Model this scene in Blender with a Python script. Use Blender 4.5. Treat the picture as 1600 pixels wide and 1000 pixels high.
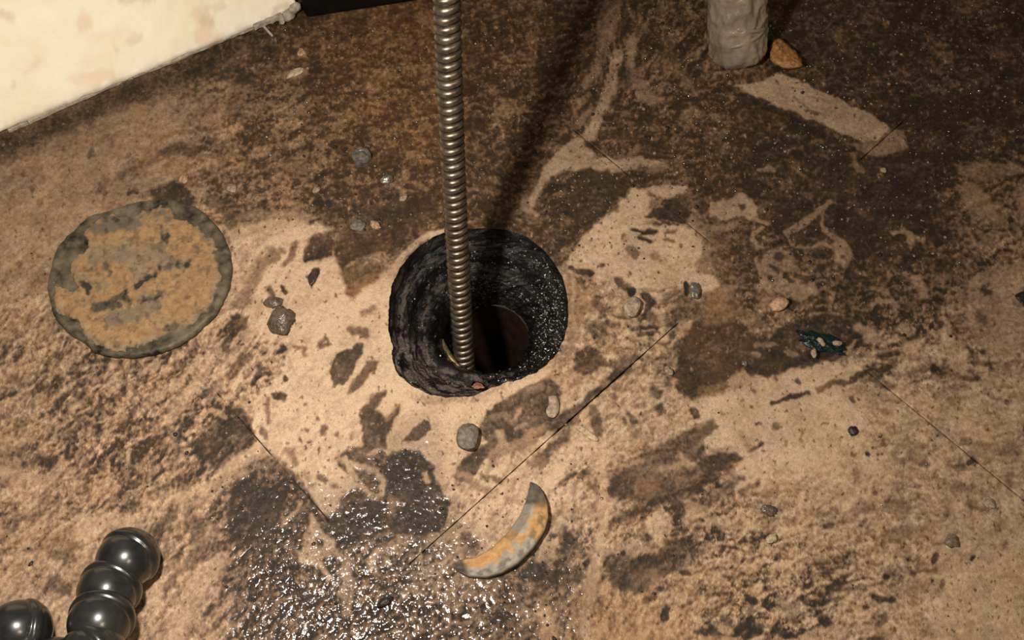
import bpy, bmesh, math, random
import numpy as np
from mathutils import Vector, Matrix

# ---------------------------------------------------------------- scene, camera, light
scene = bpy.context.scene
for o in list(bpy.data.objects):
    bpy.data.objects.remove(o, do_unlink=True)
COL = scene.collection
random.seed(7)
FPX = 1600.0
TH = math.radians(28)
CAMH = 0.57365
CT, ST = math.cos(TH), math.sin(TH)
ROT = np.array([[1, 0, 0], [0, CT, -ST], [0, ST, CT]])

cam_data = bpy.data.cameras.new('camera')
cam_data.sensor_width = 36
cam_data.lens = 36
cam_data.clip_start = 0.01
cam = bpy.data.objects.new('camera', cam_data)
COL.objects.link(cam)
cam.location = (0, 0, CAMH)
cam.rotation_euler = (TH, 0, 0)
scene.camera = cam

world = bpy.data.worlds.new('world')
scene.world = world
world.use_nodes = True
world.node_tree.nodes['Background'].inputs[0].default_value = (1.0, 0.84, 0.66, 1)
world.node_tree.nodes['Background'].inputs[1].default_value = 0.04

def lamp(name, kind, loc, energy, colour, size, target=None):
    d = bpy.data.lights.new(name, kind)
    d.energy = energy
    d.color = colour
    if kind == 'AREA':
        d.shape = 'DISK'
        d.size = size
    else:
        d.shadow_soft_size = size
    o = bpy.data.objects.new(name, d)
    COL.objects.link(o)
    o.location = loc
    if target is not None:
        o.rotation_euler = (Vector(target) - Vector(loc)).to_track_quat('-Z', 'Y').to_euler()
    return o

lamp('work_light', 'POINT', (-0.126, 0.160, 0.410), 8.5, (1.0, 0.91, 0.82), 0.016)
lamp('fill_light', 'AREA', (0.75, -0.35, 1.5), 4.6, (1.0, 0.82, 0.62), 0.35, (0.3, 0.3, 0))  # added fill that lifts the dim right side, not a lamp of the room

scene.view_settings.view_transform = 'Standard'
scene.view_settings.look = 'None'
scene.view_settings.gamma = 1.0
scene.view_settings.use_curve_mapping = False
scene.view_settings.exposure = 0.0

# ---------------------------------------------------------------- geometry helpers
def at(x, y, z=0.0):
    """point of the horizontal plane at height z that the photo shows at pixel x, y"""
    d = ROT @ np.array([(x - 800) / FPX, -(y - 500) / FPX, -1.0])
    t = (z - CAMH) / d[2]
    return np.array([0, 0, CAMH]) + d * t

def depth(p):
    return -(ROT.T @ (np.asarray(p) - [0, 0, CAMH]))[2]

def to_px(X, Y, Z):
    Zc = Z - CAMH
    cx = X
    cy = CT * Y + ST * Zc
    cz = -(-ST * Y + CT * Zc)
    return 800 + FPX * cx / cz, 500 - FPX * cy / cz

_rng = np.random.RandomState(11)
_perm = _rng.permutation(4096)
_ang = _rng.rand(4096) * 2 * np.pi
_gx, _gy = np.cos(_ang), np.sin(_ang)

def perlin(x, y, seed=0):
    x = np.asarray(x, float) + seed * 17.31
    y = np.asarray(y, float) + seed * 9.73
    xi = np.floor(x).astype(np.int64)
    yi = np.floor(y).astype(np.int64)
    xf = x - xi
    yf = y - yi
    u = xf * xf * xf * (xf * (xf * 6 - 15) + 10)
    v = yf * yf * yf * (yf * (yf * 6 - 15) + 10)
    def g(a, b, fx, fy):
        h = _perm[(_perm[(xi + a) & 4095] + yi + b) & 4095]
        return _gx[h] * fx + _gy[h] * fy
    n00 = g(0, 0, xf, yf)
    n10 = g(1, 0, xf - 1, yf)
    n01 = g(0, 1, xf, yf - 1)
    n11 = g(1, 1, xf - 1, yf - 1)
    return ((n00 * (1 - u) + n10 * u) * (1 - v) + (n01 * (1 - u) + n11 * u) * v) * 1.5

def fbm(x, y, o=3, seed=0):
    s = 0
    a = 1.0
    for k in range(o):
        s = s + a * perlin(x * 2 ** k, y * 2 ** k, seed + k * 3)
        a *= 0.55
    return s

def ridge(x, y, o=3, seed=0):
    s = 0
    a = 1.0
    for k in range(o):
        s = s + a * (1 - 2.2 * np.abs(perlin(x * 2 ** k, y * 2 ** k, seed + k * 5)))
        a *= 0.5
    return s / 1.8

def smooth(a, b, x):
    t = np.clip((x - a) / (b - a), 0, 1)
    return t * t * (3 - 2 * t)

def poly_sd(px, py, pts):
    """signed distance to polygon, negative inside"""
    n = len(pts)
    d = np.full(px.shape, 1e9)
    inside = np.zeros(px.shape, bool)
    for i in range(n):
        x0, y0 = pts[i]
        x1, y1 = pts[(i + 1) % n]
        ex, ey = x1 - x0, y1 - y0
        wx, wy = px - x0, py - y0
        t = np.clip((wx * ex + wy * ey) / (ex * ex + ey * ey + 1e-12), 0, 1)
        d = np.minimum(d, (wx - ex * t) ** 2 + (wy - ey * t) ** 2)
        if y0 != y1:
            c = ((y0 > py) != (y1 > py)) & (px < (x1 - x0) * (py - y0) / (y1 - y0) + x0)
            inside ^= c
    d = np.sqrt(d)
    return np.where(inside, -d, d)

def line_sd(px, py, pts, w):
    d = np.full(px.shape, 1e9)
    if len(pts) == 1:
        return np.hypot(px - pts[0][0], py - pts[0][1]) - w / 2
    for i in range(len(pts) - 1):
        x0, y0 = pts[i]
        x1, y1 = pts[i + 1]
        ex, ey = x1 - x0, y1 - y0
        wx, wy = px - x0, py - y0
        t = np.clip((wx * ex + wy * ey) / (ex * ex + ey * ey + 1e-12), 0, 1)
        d = np.minimum(d, (wx - ex * t) ** 2 + (wy - ey * t) ** 2)
    return np.sqrt(d) - w / 2

def mesh_obj(name, V, F, mats, parent=None, smooth_=True, colour=None, findex=None):
    """link a mesh from numpy arrays; F is a list of tuples or an (n,4) array"""
    me = bpy.data.meshes.new(name)
    V = np.asarray(V, dtype=np.float32).reshape(-1, 3)
    if isinstance(F, np.ndarray):
        k = F.shape[1]
        me.vertices.add(len(V))
        me.vertices.foreach_set('co', V.ravel())
        me.loops.add(F.size)
        me.loops.foreach_set('vertex_index', F.ravel().astype(np.int32))
        me.polygons.add(len(F))
        me.polygons.foreach_set('loop_start', np.arange(0, F.size, k, dtype=np.int32))
        me.update(calc_edges=True)
    else:
        me.from_pydata([tuple(map(float, v)) for v in V], [], F)
    if colour is not None:
        a = me.color_attributes.new('masks', 'FLOAT_COLOR', 'POINT')
        a.data.foreach_set('color', np.asarray(colour, dtype=np.float32).ravel())
    me.validate()
    if smooth_:
        me.polygons.foreach_set('use_smooth', np.ones(len(me.polygons), bool))
    for m in (mats if isinstance(mats, (list, tuple)) else [mats]):
        me.materials.append(m)
    me.update()
    o = bpy.data.objects.new(name, me)
    COL.objects.link(o)
    if parent is not None:
        o.parent = parent
    return o

def centre_origin(o, base=None):
    """move the origin of a mesh thing to its base"""
    me = o.data
    n = len(me.vertices)
    co = np.empty(n * 3, np.float32)
    me.vertices.foreach_get('co', co)
    co = co.reshape(-1, 3)
    c = np.array([co[:, 0].mean(), co[:, 1].mean(), co[:, 2].min()]) if base is None else np.array(base)
    me.vertices.foreach_set('co', (co - c).astype(np.float32).ravel())
    me.update()
    o.location = c
    return o

def tag(o, label=None, cat=None, group=None, kind=None):
    if label: o['label'] = label
    if cat: o['category'] = cat
    if group: o['group'] = group
    if kind: o['kind'] = kind
    return o

def empty(name, loc, label, cat, group=None):
    o = bpy.data.objects.new(name, None)
    o.empty_display_size = 0.02
    COL.objects.link(o)
    o.location = tuple(map(float, loc))
    return tag(o, label, cat, group)

def under(o, root):
    """parent a mesh built in world coordinates, keeping it where it is"""
    o.parent = root
    o.location = -Vector(root.location)
    return o

# ---------------------------------------------------------------- materials
class NT:
    def __init__(s, name):
        s.m = bpy.data.materials.new(name)
        s.m.use_nodes = True
        s.t = s.m.node_tree
        s.b = s.t.nodes['Principled BSDF']
    def n(s, kind, **kw):
        x = s.t.nodes.new(kind)
        for k, v in kw.items():
            if k.startswith('_'):
                x.inputs[k[1:]].default_value = v
            else:
                setattr(x, k, v)
        return x
    def l(s, a, b):
        s.t.links.new(a, b)
    def noise(s, scale, detail=3, rough=0.55):
        c = s.n('ShaderNodeTexCoord')
        x = s.n('ShaderNodeTexNoise', _Scale=scale, _Detail=detail, _Roughness=rough)
        s.l(c.outputs['Object'], x.inputs['Vector'])
        return x.outputs['Fac']
    def ramp(s, fac, stops):
        r = s.n('ShaderNodeValToRGB')
        e = r.color_ramp.elements
        while len(e) < len(stops):
            e.new(0.5)
        for i, (p, c) in enumerate(stops):
            e[i].position = p
            e[i].color = (*c, 1)
        s.l(fac, r.inputs['Fac'])
        return r.outputs['Color']
    def mix(s, fac, a, b, mode='MIX'):
        x = s.n('ShaderNodeMix', data_type='RGBA', blend_type=mode)
        for sock, v in ((x.inputs[0], fac), (x.inputs[6], a), (x.inputs[7], b)):
            if isinstance(v, (int, float)):
                sock.default_value = v
            elif isinstance(v, tuple):
                sock.default_value = (*v, 1)
            else:
                s.l(v, sock)
        return x.outputs[2]
    def math(s, op, a, b=None, c=None, clamp=False):
        x = s.n('ShaderNodeMath', operation=op, use_clamp=clamp)
        for i, v in enumerate((a, b, c)):
            if v is None: continue
            if isinstance(v, (int, float)):
                x.inputs[i].default_value = v
            else:
                s.l(v, x.inputs[i])
        return x.outputs[0]
    def bump(s, height, strength, dist):
        b = s.n('ShaderNodeBump')
        b.inputs['Distance'].default_value = dist
        if isinstance(strength, (int, float)):
            b.inputs['Strength'].default_value = strength
        else:
            s.l(strength, b.inputs['Strength'])
        s.l(height, b.inputs['Height'])
        s.l(b.outputs[0], s.b.inputs['Normal'])

def rough_mat(name, c1, c2, scale=300, rough=0.6, metal=0.0, bump=0.0005, rvar=0.15, spec=0.5):
    m = NT(name)
    f = m.noise(scale, 4)
    m.l(m.ramp(f, [(0.3, c1), (0.7, c2)]), m.b.inputs['Base Color'])
    g = m.noise(scale * 2.3, 3)
    m.l(m.math('MULTIPLY_ADD', g, rvar * 2, rough - rvar), m.b.inputs['Roughness'])
    m.b.inputs['Metallic'].default_value = metal
    m.b.inputs['Specular IOR Level'].default_value = spec
    if bump:
        m.bump(f, 0.6, bump)
    return m.m

def floor_material():
    m = NT('stained_floor')
    a = m.n('ShaderNodeVertexColor', layer_name='masks')
    sep = m.n('ShaderNodeSeparateColor')
    m.l(a.outputs['Color'], sep.inputs[0])
    res, rust, wet = sep.outputs[0], sep.outputs[1], sep.outputs[2]
    dirt = a.outputs['Alpha']
    n1 = m.noise(480, 4, 0.6)
    n2 = m.noise(1400, 2, 0.6)
    n3 = m.noise(60, 3, 0.6)
    r = m.math('ADD', res, m.math('MULTIPLY_ADD', n1, 0.30, -0.15))
    r = m.math('ADD', r, m.math('MULTIPLY_ADD', n3, 0.16, -0.08), clamp=True)
    base = m.ramp(r, [(0.0, (.022, .0145, .008)), (0.17, (.058, .0375, .0205)), (0.36, (.170, .106, .064)),
                      (0.58, (.32, .210, .130)), (0.8, (.49, .342, .218)), (1.0, (.65, .475, .315))])
    rc = m.ramp(r, [(0.0, (.075, .035, .012)), (0.2, (.15, .072, .024)), (0.5, (.36, .20, .085)), (1.0, (.60, .38, .18))])
    c = m.mix(rust, base, rc)
    c = m.mix(m.math('MULTIPLY', wet, 0.35), c, (.06, .045, .033), 'MULTIPLY')
    c = m.mix(dirt, c, (.016, .012, .010))
    grain = m.ramp(n2, [(0.32, (.80, .78, .76)), (0.68, (1.16, 1.15, 1.13))])
    c = m.mix(1.0, c, grain, 'MULTIPLY')
    m.l(c, m.b.inputs['Base Color'])
    ro = m.math('MULTIPLY_ADD', wet, -0.05, 0.68)
    ro = m.math('ADD', ro, m.math('MULTIPLY_ADD', n1, 0.24, -0.12))
    m.l(ro, m.b.inputs['Roughness'])
    m.b.inputs['Specular IOR Level'].default_value = 0.42
    n4 = m.noise(400, 2, 0.5)
    n5 = m.noise(95, 2, 0.6)
    cb = m.n('ShaderNodeBump')
    m.l(m.math('MULTIPLY_ADD', m.math('SUBTRACT', wet, 1.0, clamp=True), -2.2, 1.0), cb.inputs['Strength'])
    cb.inputs['Distance'].default_value = 0.00050
    m.l(m.math('ADD', n4, m.math('MULTIPLY', n2, .12)), cb.inputs['Height'])
    m.l(cb.outputs[0], m.b.inputs['Coat Normal'])
    m.l(m.math('MULTIPLY', wet, m.ramp(n5, [(0.38, (.12, .12, .12)), (0.60, (1, 1, 1))]), clamp=True), m.b.inputs['Coat Weight'])
    m.b.inputs['Coat Roughness'].default_value = 0.045
    h = m.math('ADD', m.math('MULTIPLY', n1, 1.0), m.math('MULTIPLY', n2, 0.35))
    m.bump(h, m.math('MULTIPLY_ADD', wet, 0.45, 0.40), 0.0011)
    return m.m

M_FLOOR = floor_material()
M_SLAB = rough_mat('dark_joint_bed', (.018, .013, .009), (.04, .028, .018), 400, .8)
M_STEEL = rough_mat('cable_steel', (.085, .064, .046), (.28, .225, .170), 190, .38, .85, .0002, .08)
M_CORE = rough_mat('cable_core_dark', (.02, .014, .01), (.05, .035, .022), 300, .7, .3)

def hub_material():
    m = NT('wet_black_cast_iron')
    f = m.noise(150, 5, .65)
    g = m.noise(700, 3, .6)
    a = m.n('ShaderNodeVertexColor', layer_name='masks')
    sep = m.n('ShaderNodeSeparateColor')
    m.l(a.outputs['Color'], sep.inputs[0])
    base = m.ramp(f, [(0.36, (.0020, .0018, .0018)), (0.62, (.006, .0052, .0046)), (0.78, (.030, .026, .021))])
    crust = m.ramp(g, [(0.3, (.045, .036, .029)), (0.7, (.15, .125, .10))])
    m.l(m.mix(sep.outputs[0], base, crust), m.b.inputs['Base Color'])
    m.l(m.math('MULTIPLY_ADD', g, .4, .16), m.b.inputs['Roughness'])
    m.b.inputs['Specular IOR Level'].default_value = 0.18
    m.bump(m.math('ADD', f, m.math('MULTIPLY', g, .5)), 0.8, .0012)
    h = m.noise(520, 2, .5)
    cb = m.n('ShaderNodeBump')
    cb.inputs['Strength'].default_value = 1.0
    cb.inputs['Distance'].default_value = 0.0026
    m.l(h, cb.inputs['Height'])
    m.l(cb.outputs[0], m.b.inputs['Coat Normal'])
    m.b.inputs['Coat Weight'].default_value = .8
    m.b.inputs['Coat Roughness'].default_value = .05
    return m.m
M_HUB = hub_material()
M_GLINT = rough_mat('wet_glint', (.22, .21, .20), (.75, .72, .66), 350, .16, .9, 0, .06)
M_BORE = rough_mat('brown_bore', (.010, .005, .003), (.035, .016, .009), 120, .55, 0, .001)
M_LEAD = rough_mat('old_brass_ring', (.10, .075, .03), (.34, .25, .11), 500, .4, .6, .0003)

# ---------------------------------------------------------------- stains on the floor
# control points: x y residue rust busy angle wet
BG = [
 (60,260,.58,.14,.05,30,0),(10,330,.57,.12,.05,30,0),(200,200,.56,.18,.06,25,0),(320,140,.36,.16,.14,25,0),(150,160,.42,.05,.05,22,0),(240,250,.52,.18,.10,25,0),(20,215,.34,.05,.08,22,0),
 (400,180,.32,.35,.20,30,0),(500,55,.10,.55,.12,0,0),(420,80,.16,.2,.14,0,0),(590,100,.20,.85,.14,0,.1),(650,190,.20,.85,.16,0,.1),(560,170,.20,.65,.20,0,.1),
 (460,230,.26,.40,.24,20,.1),(380,270,.30,.3,.24,20,0),(550,290,.17,.45,.20,0,.15),(600,350,.12,.22,.18,0,.15),(540,370,.10,.15,.16,0,.1),(660,300,.17,.5,.18,0,.15),(420,300,.24,.35,.22,20,0),
 (790,80,.16,.40,.16,0,.1),(800,200,.17,.30,.16,0,.1),(780,300,.19,.25,.14,0,.1),(880,60,.12,.3,.14,0,.15),(940,100,.18,.2,.18,80,.1),(1050,60,.20,.25,.20,60,.15),(1060,160,.18,.28,.20,20,.15),
 (1030,230,.17,.3,.16,0,.15),(1100,270,.12,.22,.14,0,.15),(1300,50,.11,.16,.12,0,.15),(1450,80,.10,.1,.12,0,.15),(1560,80,.10,.12,.11,0,.1),(1500,200,.08,.08,.12,0,.1),
 (1250,220,.12,.16,.12,0,.15),(1400,290,.06,.06,.07,0,.1),(1300,320,.08,.08,.09,0,.1),(1200,300,.10,.15,.11,0,.1),(900,300,.13,.2,.15,0,.1),(960,300,.12,.2,.14,0,.1),(850,340,.14,.3,.14,0,.1),
 (20,420,.58,.10,.09,40,0),(40,540,.54,.12,.22,42,0),(60,620,.42,.12,.26,45,0),(160,620,.40,.16,.30,45,0),(30,690,.52,.10,.18,30,0),(130,700,.36,.16,.32,45,0),(240,660,.38,.18,.34,45,0),
 (280,590,.50,.15,.30,45,0),(220,740,.42,.18,.34,45,0),(90,800,.60,.16,.22,40,0),(30,860,.55,.16,.22,40,0),(230,810,.56,.2,.24,40,0),(40,930,.6,.16,.16,40,0),(300,860,.48,.18,.26,55,0),
 (290,930,.56,.12,.22,62,0),(400,800,.15,.12,.30,30,.6),(400,880,.16,.12,.34,30,.7),(460,960,.16,.18,.34,40,.8),(560,900,.20,.14,.40,40,1),(650,950,.30,.1,.42,35,1.2),(620,990,.34,.1,.42,35,1.3),
 (750,950,.42,.1,.34,20,1.2),(680,880,.5,.06,.3,20,1.2),(860,930,.32,.12,.34,0,1),(400,420,.64,.1,.26,50,0),(400,560,.62,.1,.34,50,0),(350,620,.48,.15,.36,48,0),(480,500,.92,.02,.08,50,0),(570,510,.97,0,.06,0,0),
 (500,640,.92,.03,.14,60,0),(440,620,.80,.05,.24,60,0),(560,440,.90,.03,.08,0,0),(320,760,.46,.18,.34,40,.3),(640,780,.2,.1,.2,0,.8),(760,760,.86,.02,.16,45,.1),(720,820,.78,.03,.2,45,.4),
 (800,780,.84,.03,.12,45,0),(900,700,.84,.03,.16,30,0),(900,800,.72,.06,.24,80,.1),(880,860,.52,.08,.32,40,.4),(1000,640,.78,.04,.24,30,0),(1050,640,.82,.03,.2,30,0),(970,520,.62,.10,.30,0,0),(920,500,.58,.22,.26,0,0),
 (930,610,.72,.22,.16,40,0),(1000,400,.88,.0,.08,0,0),(1060,410,.80,.02,.14,0,0),(1050,480,.60,.12,.26,0,0),(1050,560,.50,.1,.3,0,0),(1130,430,.13,.22,.08,0,0),(1110,550,.13,.3,.08,0,0),(1180,380,.10,.2,.10,0,.1),
 (1190,470,.40,.22,.34,20,0),(1250,460,.26,.12,.28,20,0),(1350,440,.08,.1,.11,0,.1),(1300,440,.08,.1,.11,0,.1),(1330,500,.18,.12,.28,0,0),(1460,420,.07,.08,.09,0,0),(1440,480,.16,.08,.30,0,0),(1400,540,.50,.08,.38,20,0),(1480,540,.54,.1,.34,20,0),
 (1560,330,.22,.1,.20,20,0),(1580,400,.46,.14,.30,30,0),(1560,460,.54,.14,.22,0,0),(1560,540,.56,.16,.2,0,0),(1220,610,.86,0,.07,0,0),(1300,640,.90,.02,.07,12,0),(1220,680,.90,.03,.08,12,0),
 (1150,660,.86,0,.08,10,0),(1360,700,.84,.05,.10,10,0),(1300,730,.92,.06,.08,10,0),(1420,640,.80,.08,.10,0,0),(1540,640,.72,.12,.12,0,0),(1480,700,.66,.12,.20,0,0),(1410,710,.56,.1,.26,0,0),(1580,720,.66,.12,.18,0,0),
 (1380,770,.72,.12,.16,10,0),(1260,800,.70,.14,.20,10,0),(1330,840,.57,.18,.32,20,0),(1400,840,.57,.16,.28,10,0),(1240,880,.56,.26,.36,30,0),(1130,830,.54,.2,.42,30,0),(1060,740,.30,.2,.3,20,.1),
 (1000,760,.3,.2,.3,20,.1),(1000,850,.50,.16,.44,30,.2),(1060,880,.38,.14,.3,20,.3),(1120,900,.54,.3,.36,0,0),(980,960,.60,.70,.16,80,.2),(900,960,.56,.72,.22,80,.4),(1080,950,.60,.5,.24,60,0),
 (1160,960,.52,.16,.5,20,0),(1220,930,.48,.18,.5,20,0),(1290,950,.48,.1,.5,20,0),(1380,900,.66,.12,.26,10,0),(1380,970,.70,.12,.18,10,0),(1480,900,.80,.1,.09,0,0),(1570,960,.80,.08,.06,0,0),
 (1560,860,.76,.1,.08,0,0),(1500,820,.66,.12,.14,0,0),(1560,790,.70,.1,.14,0,0)]

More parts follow.
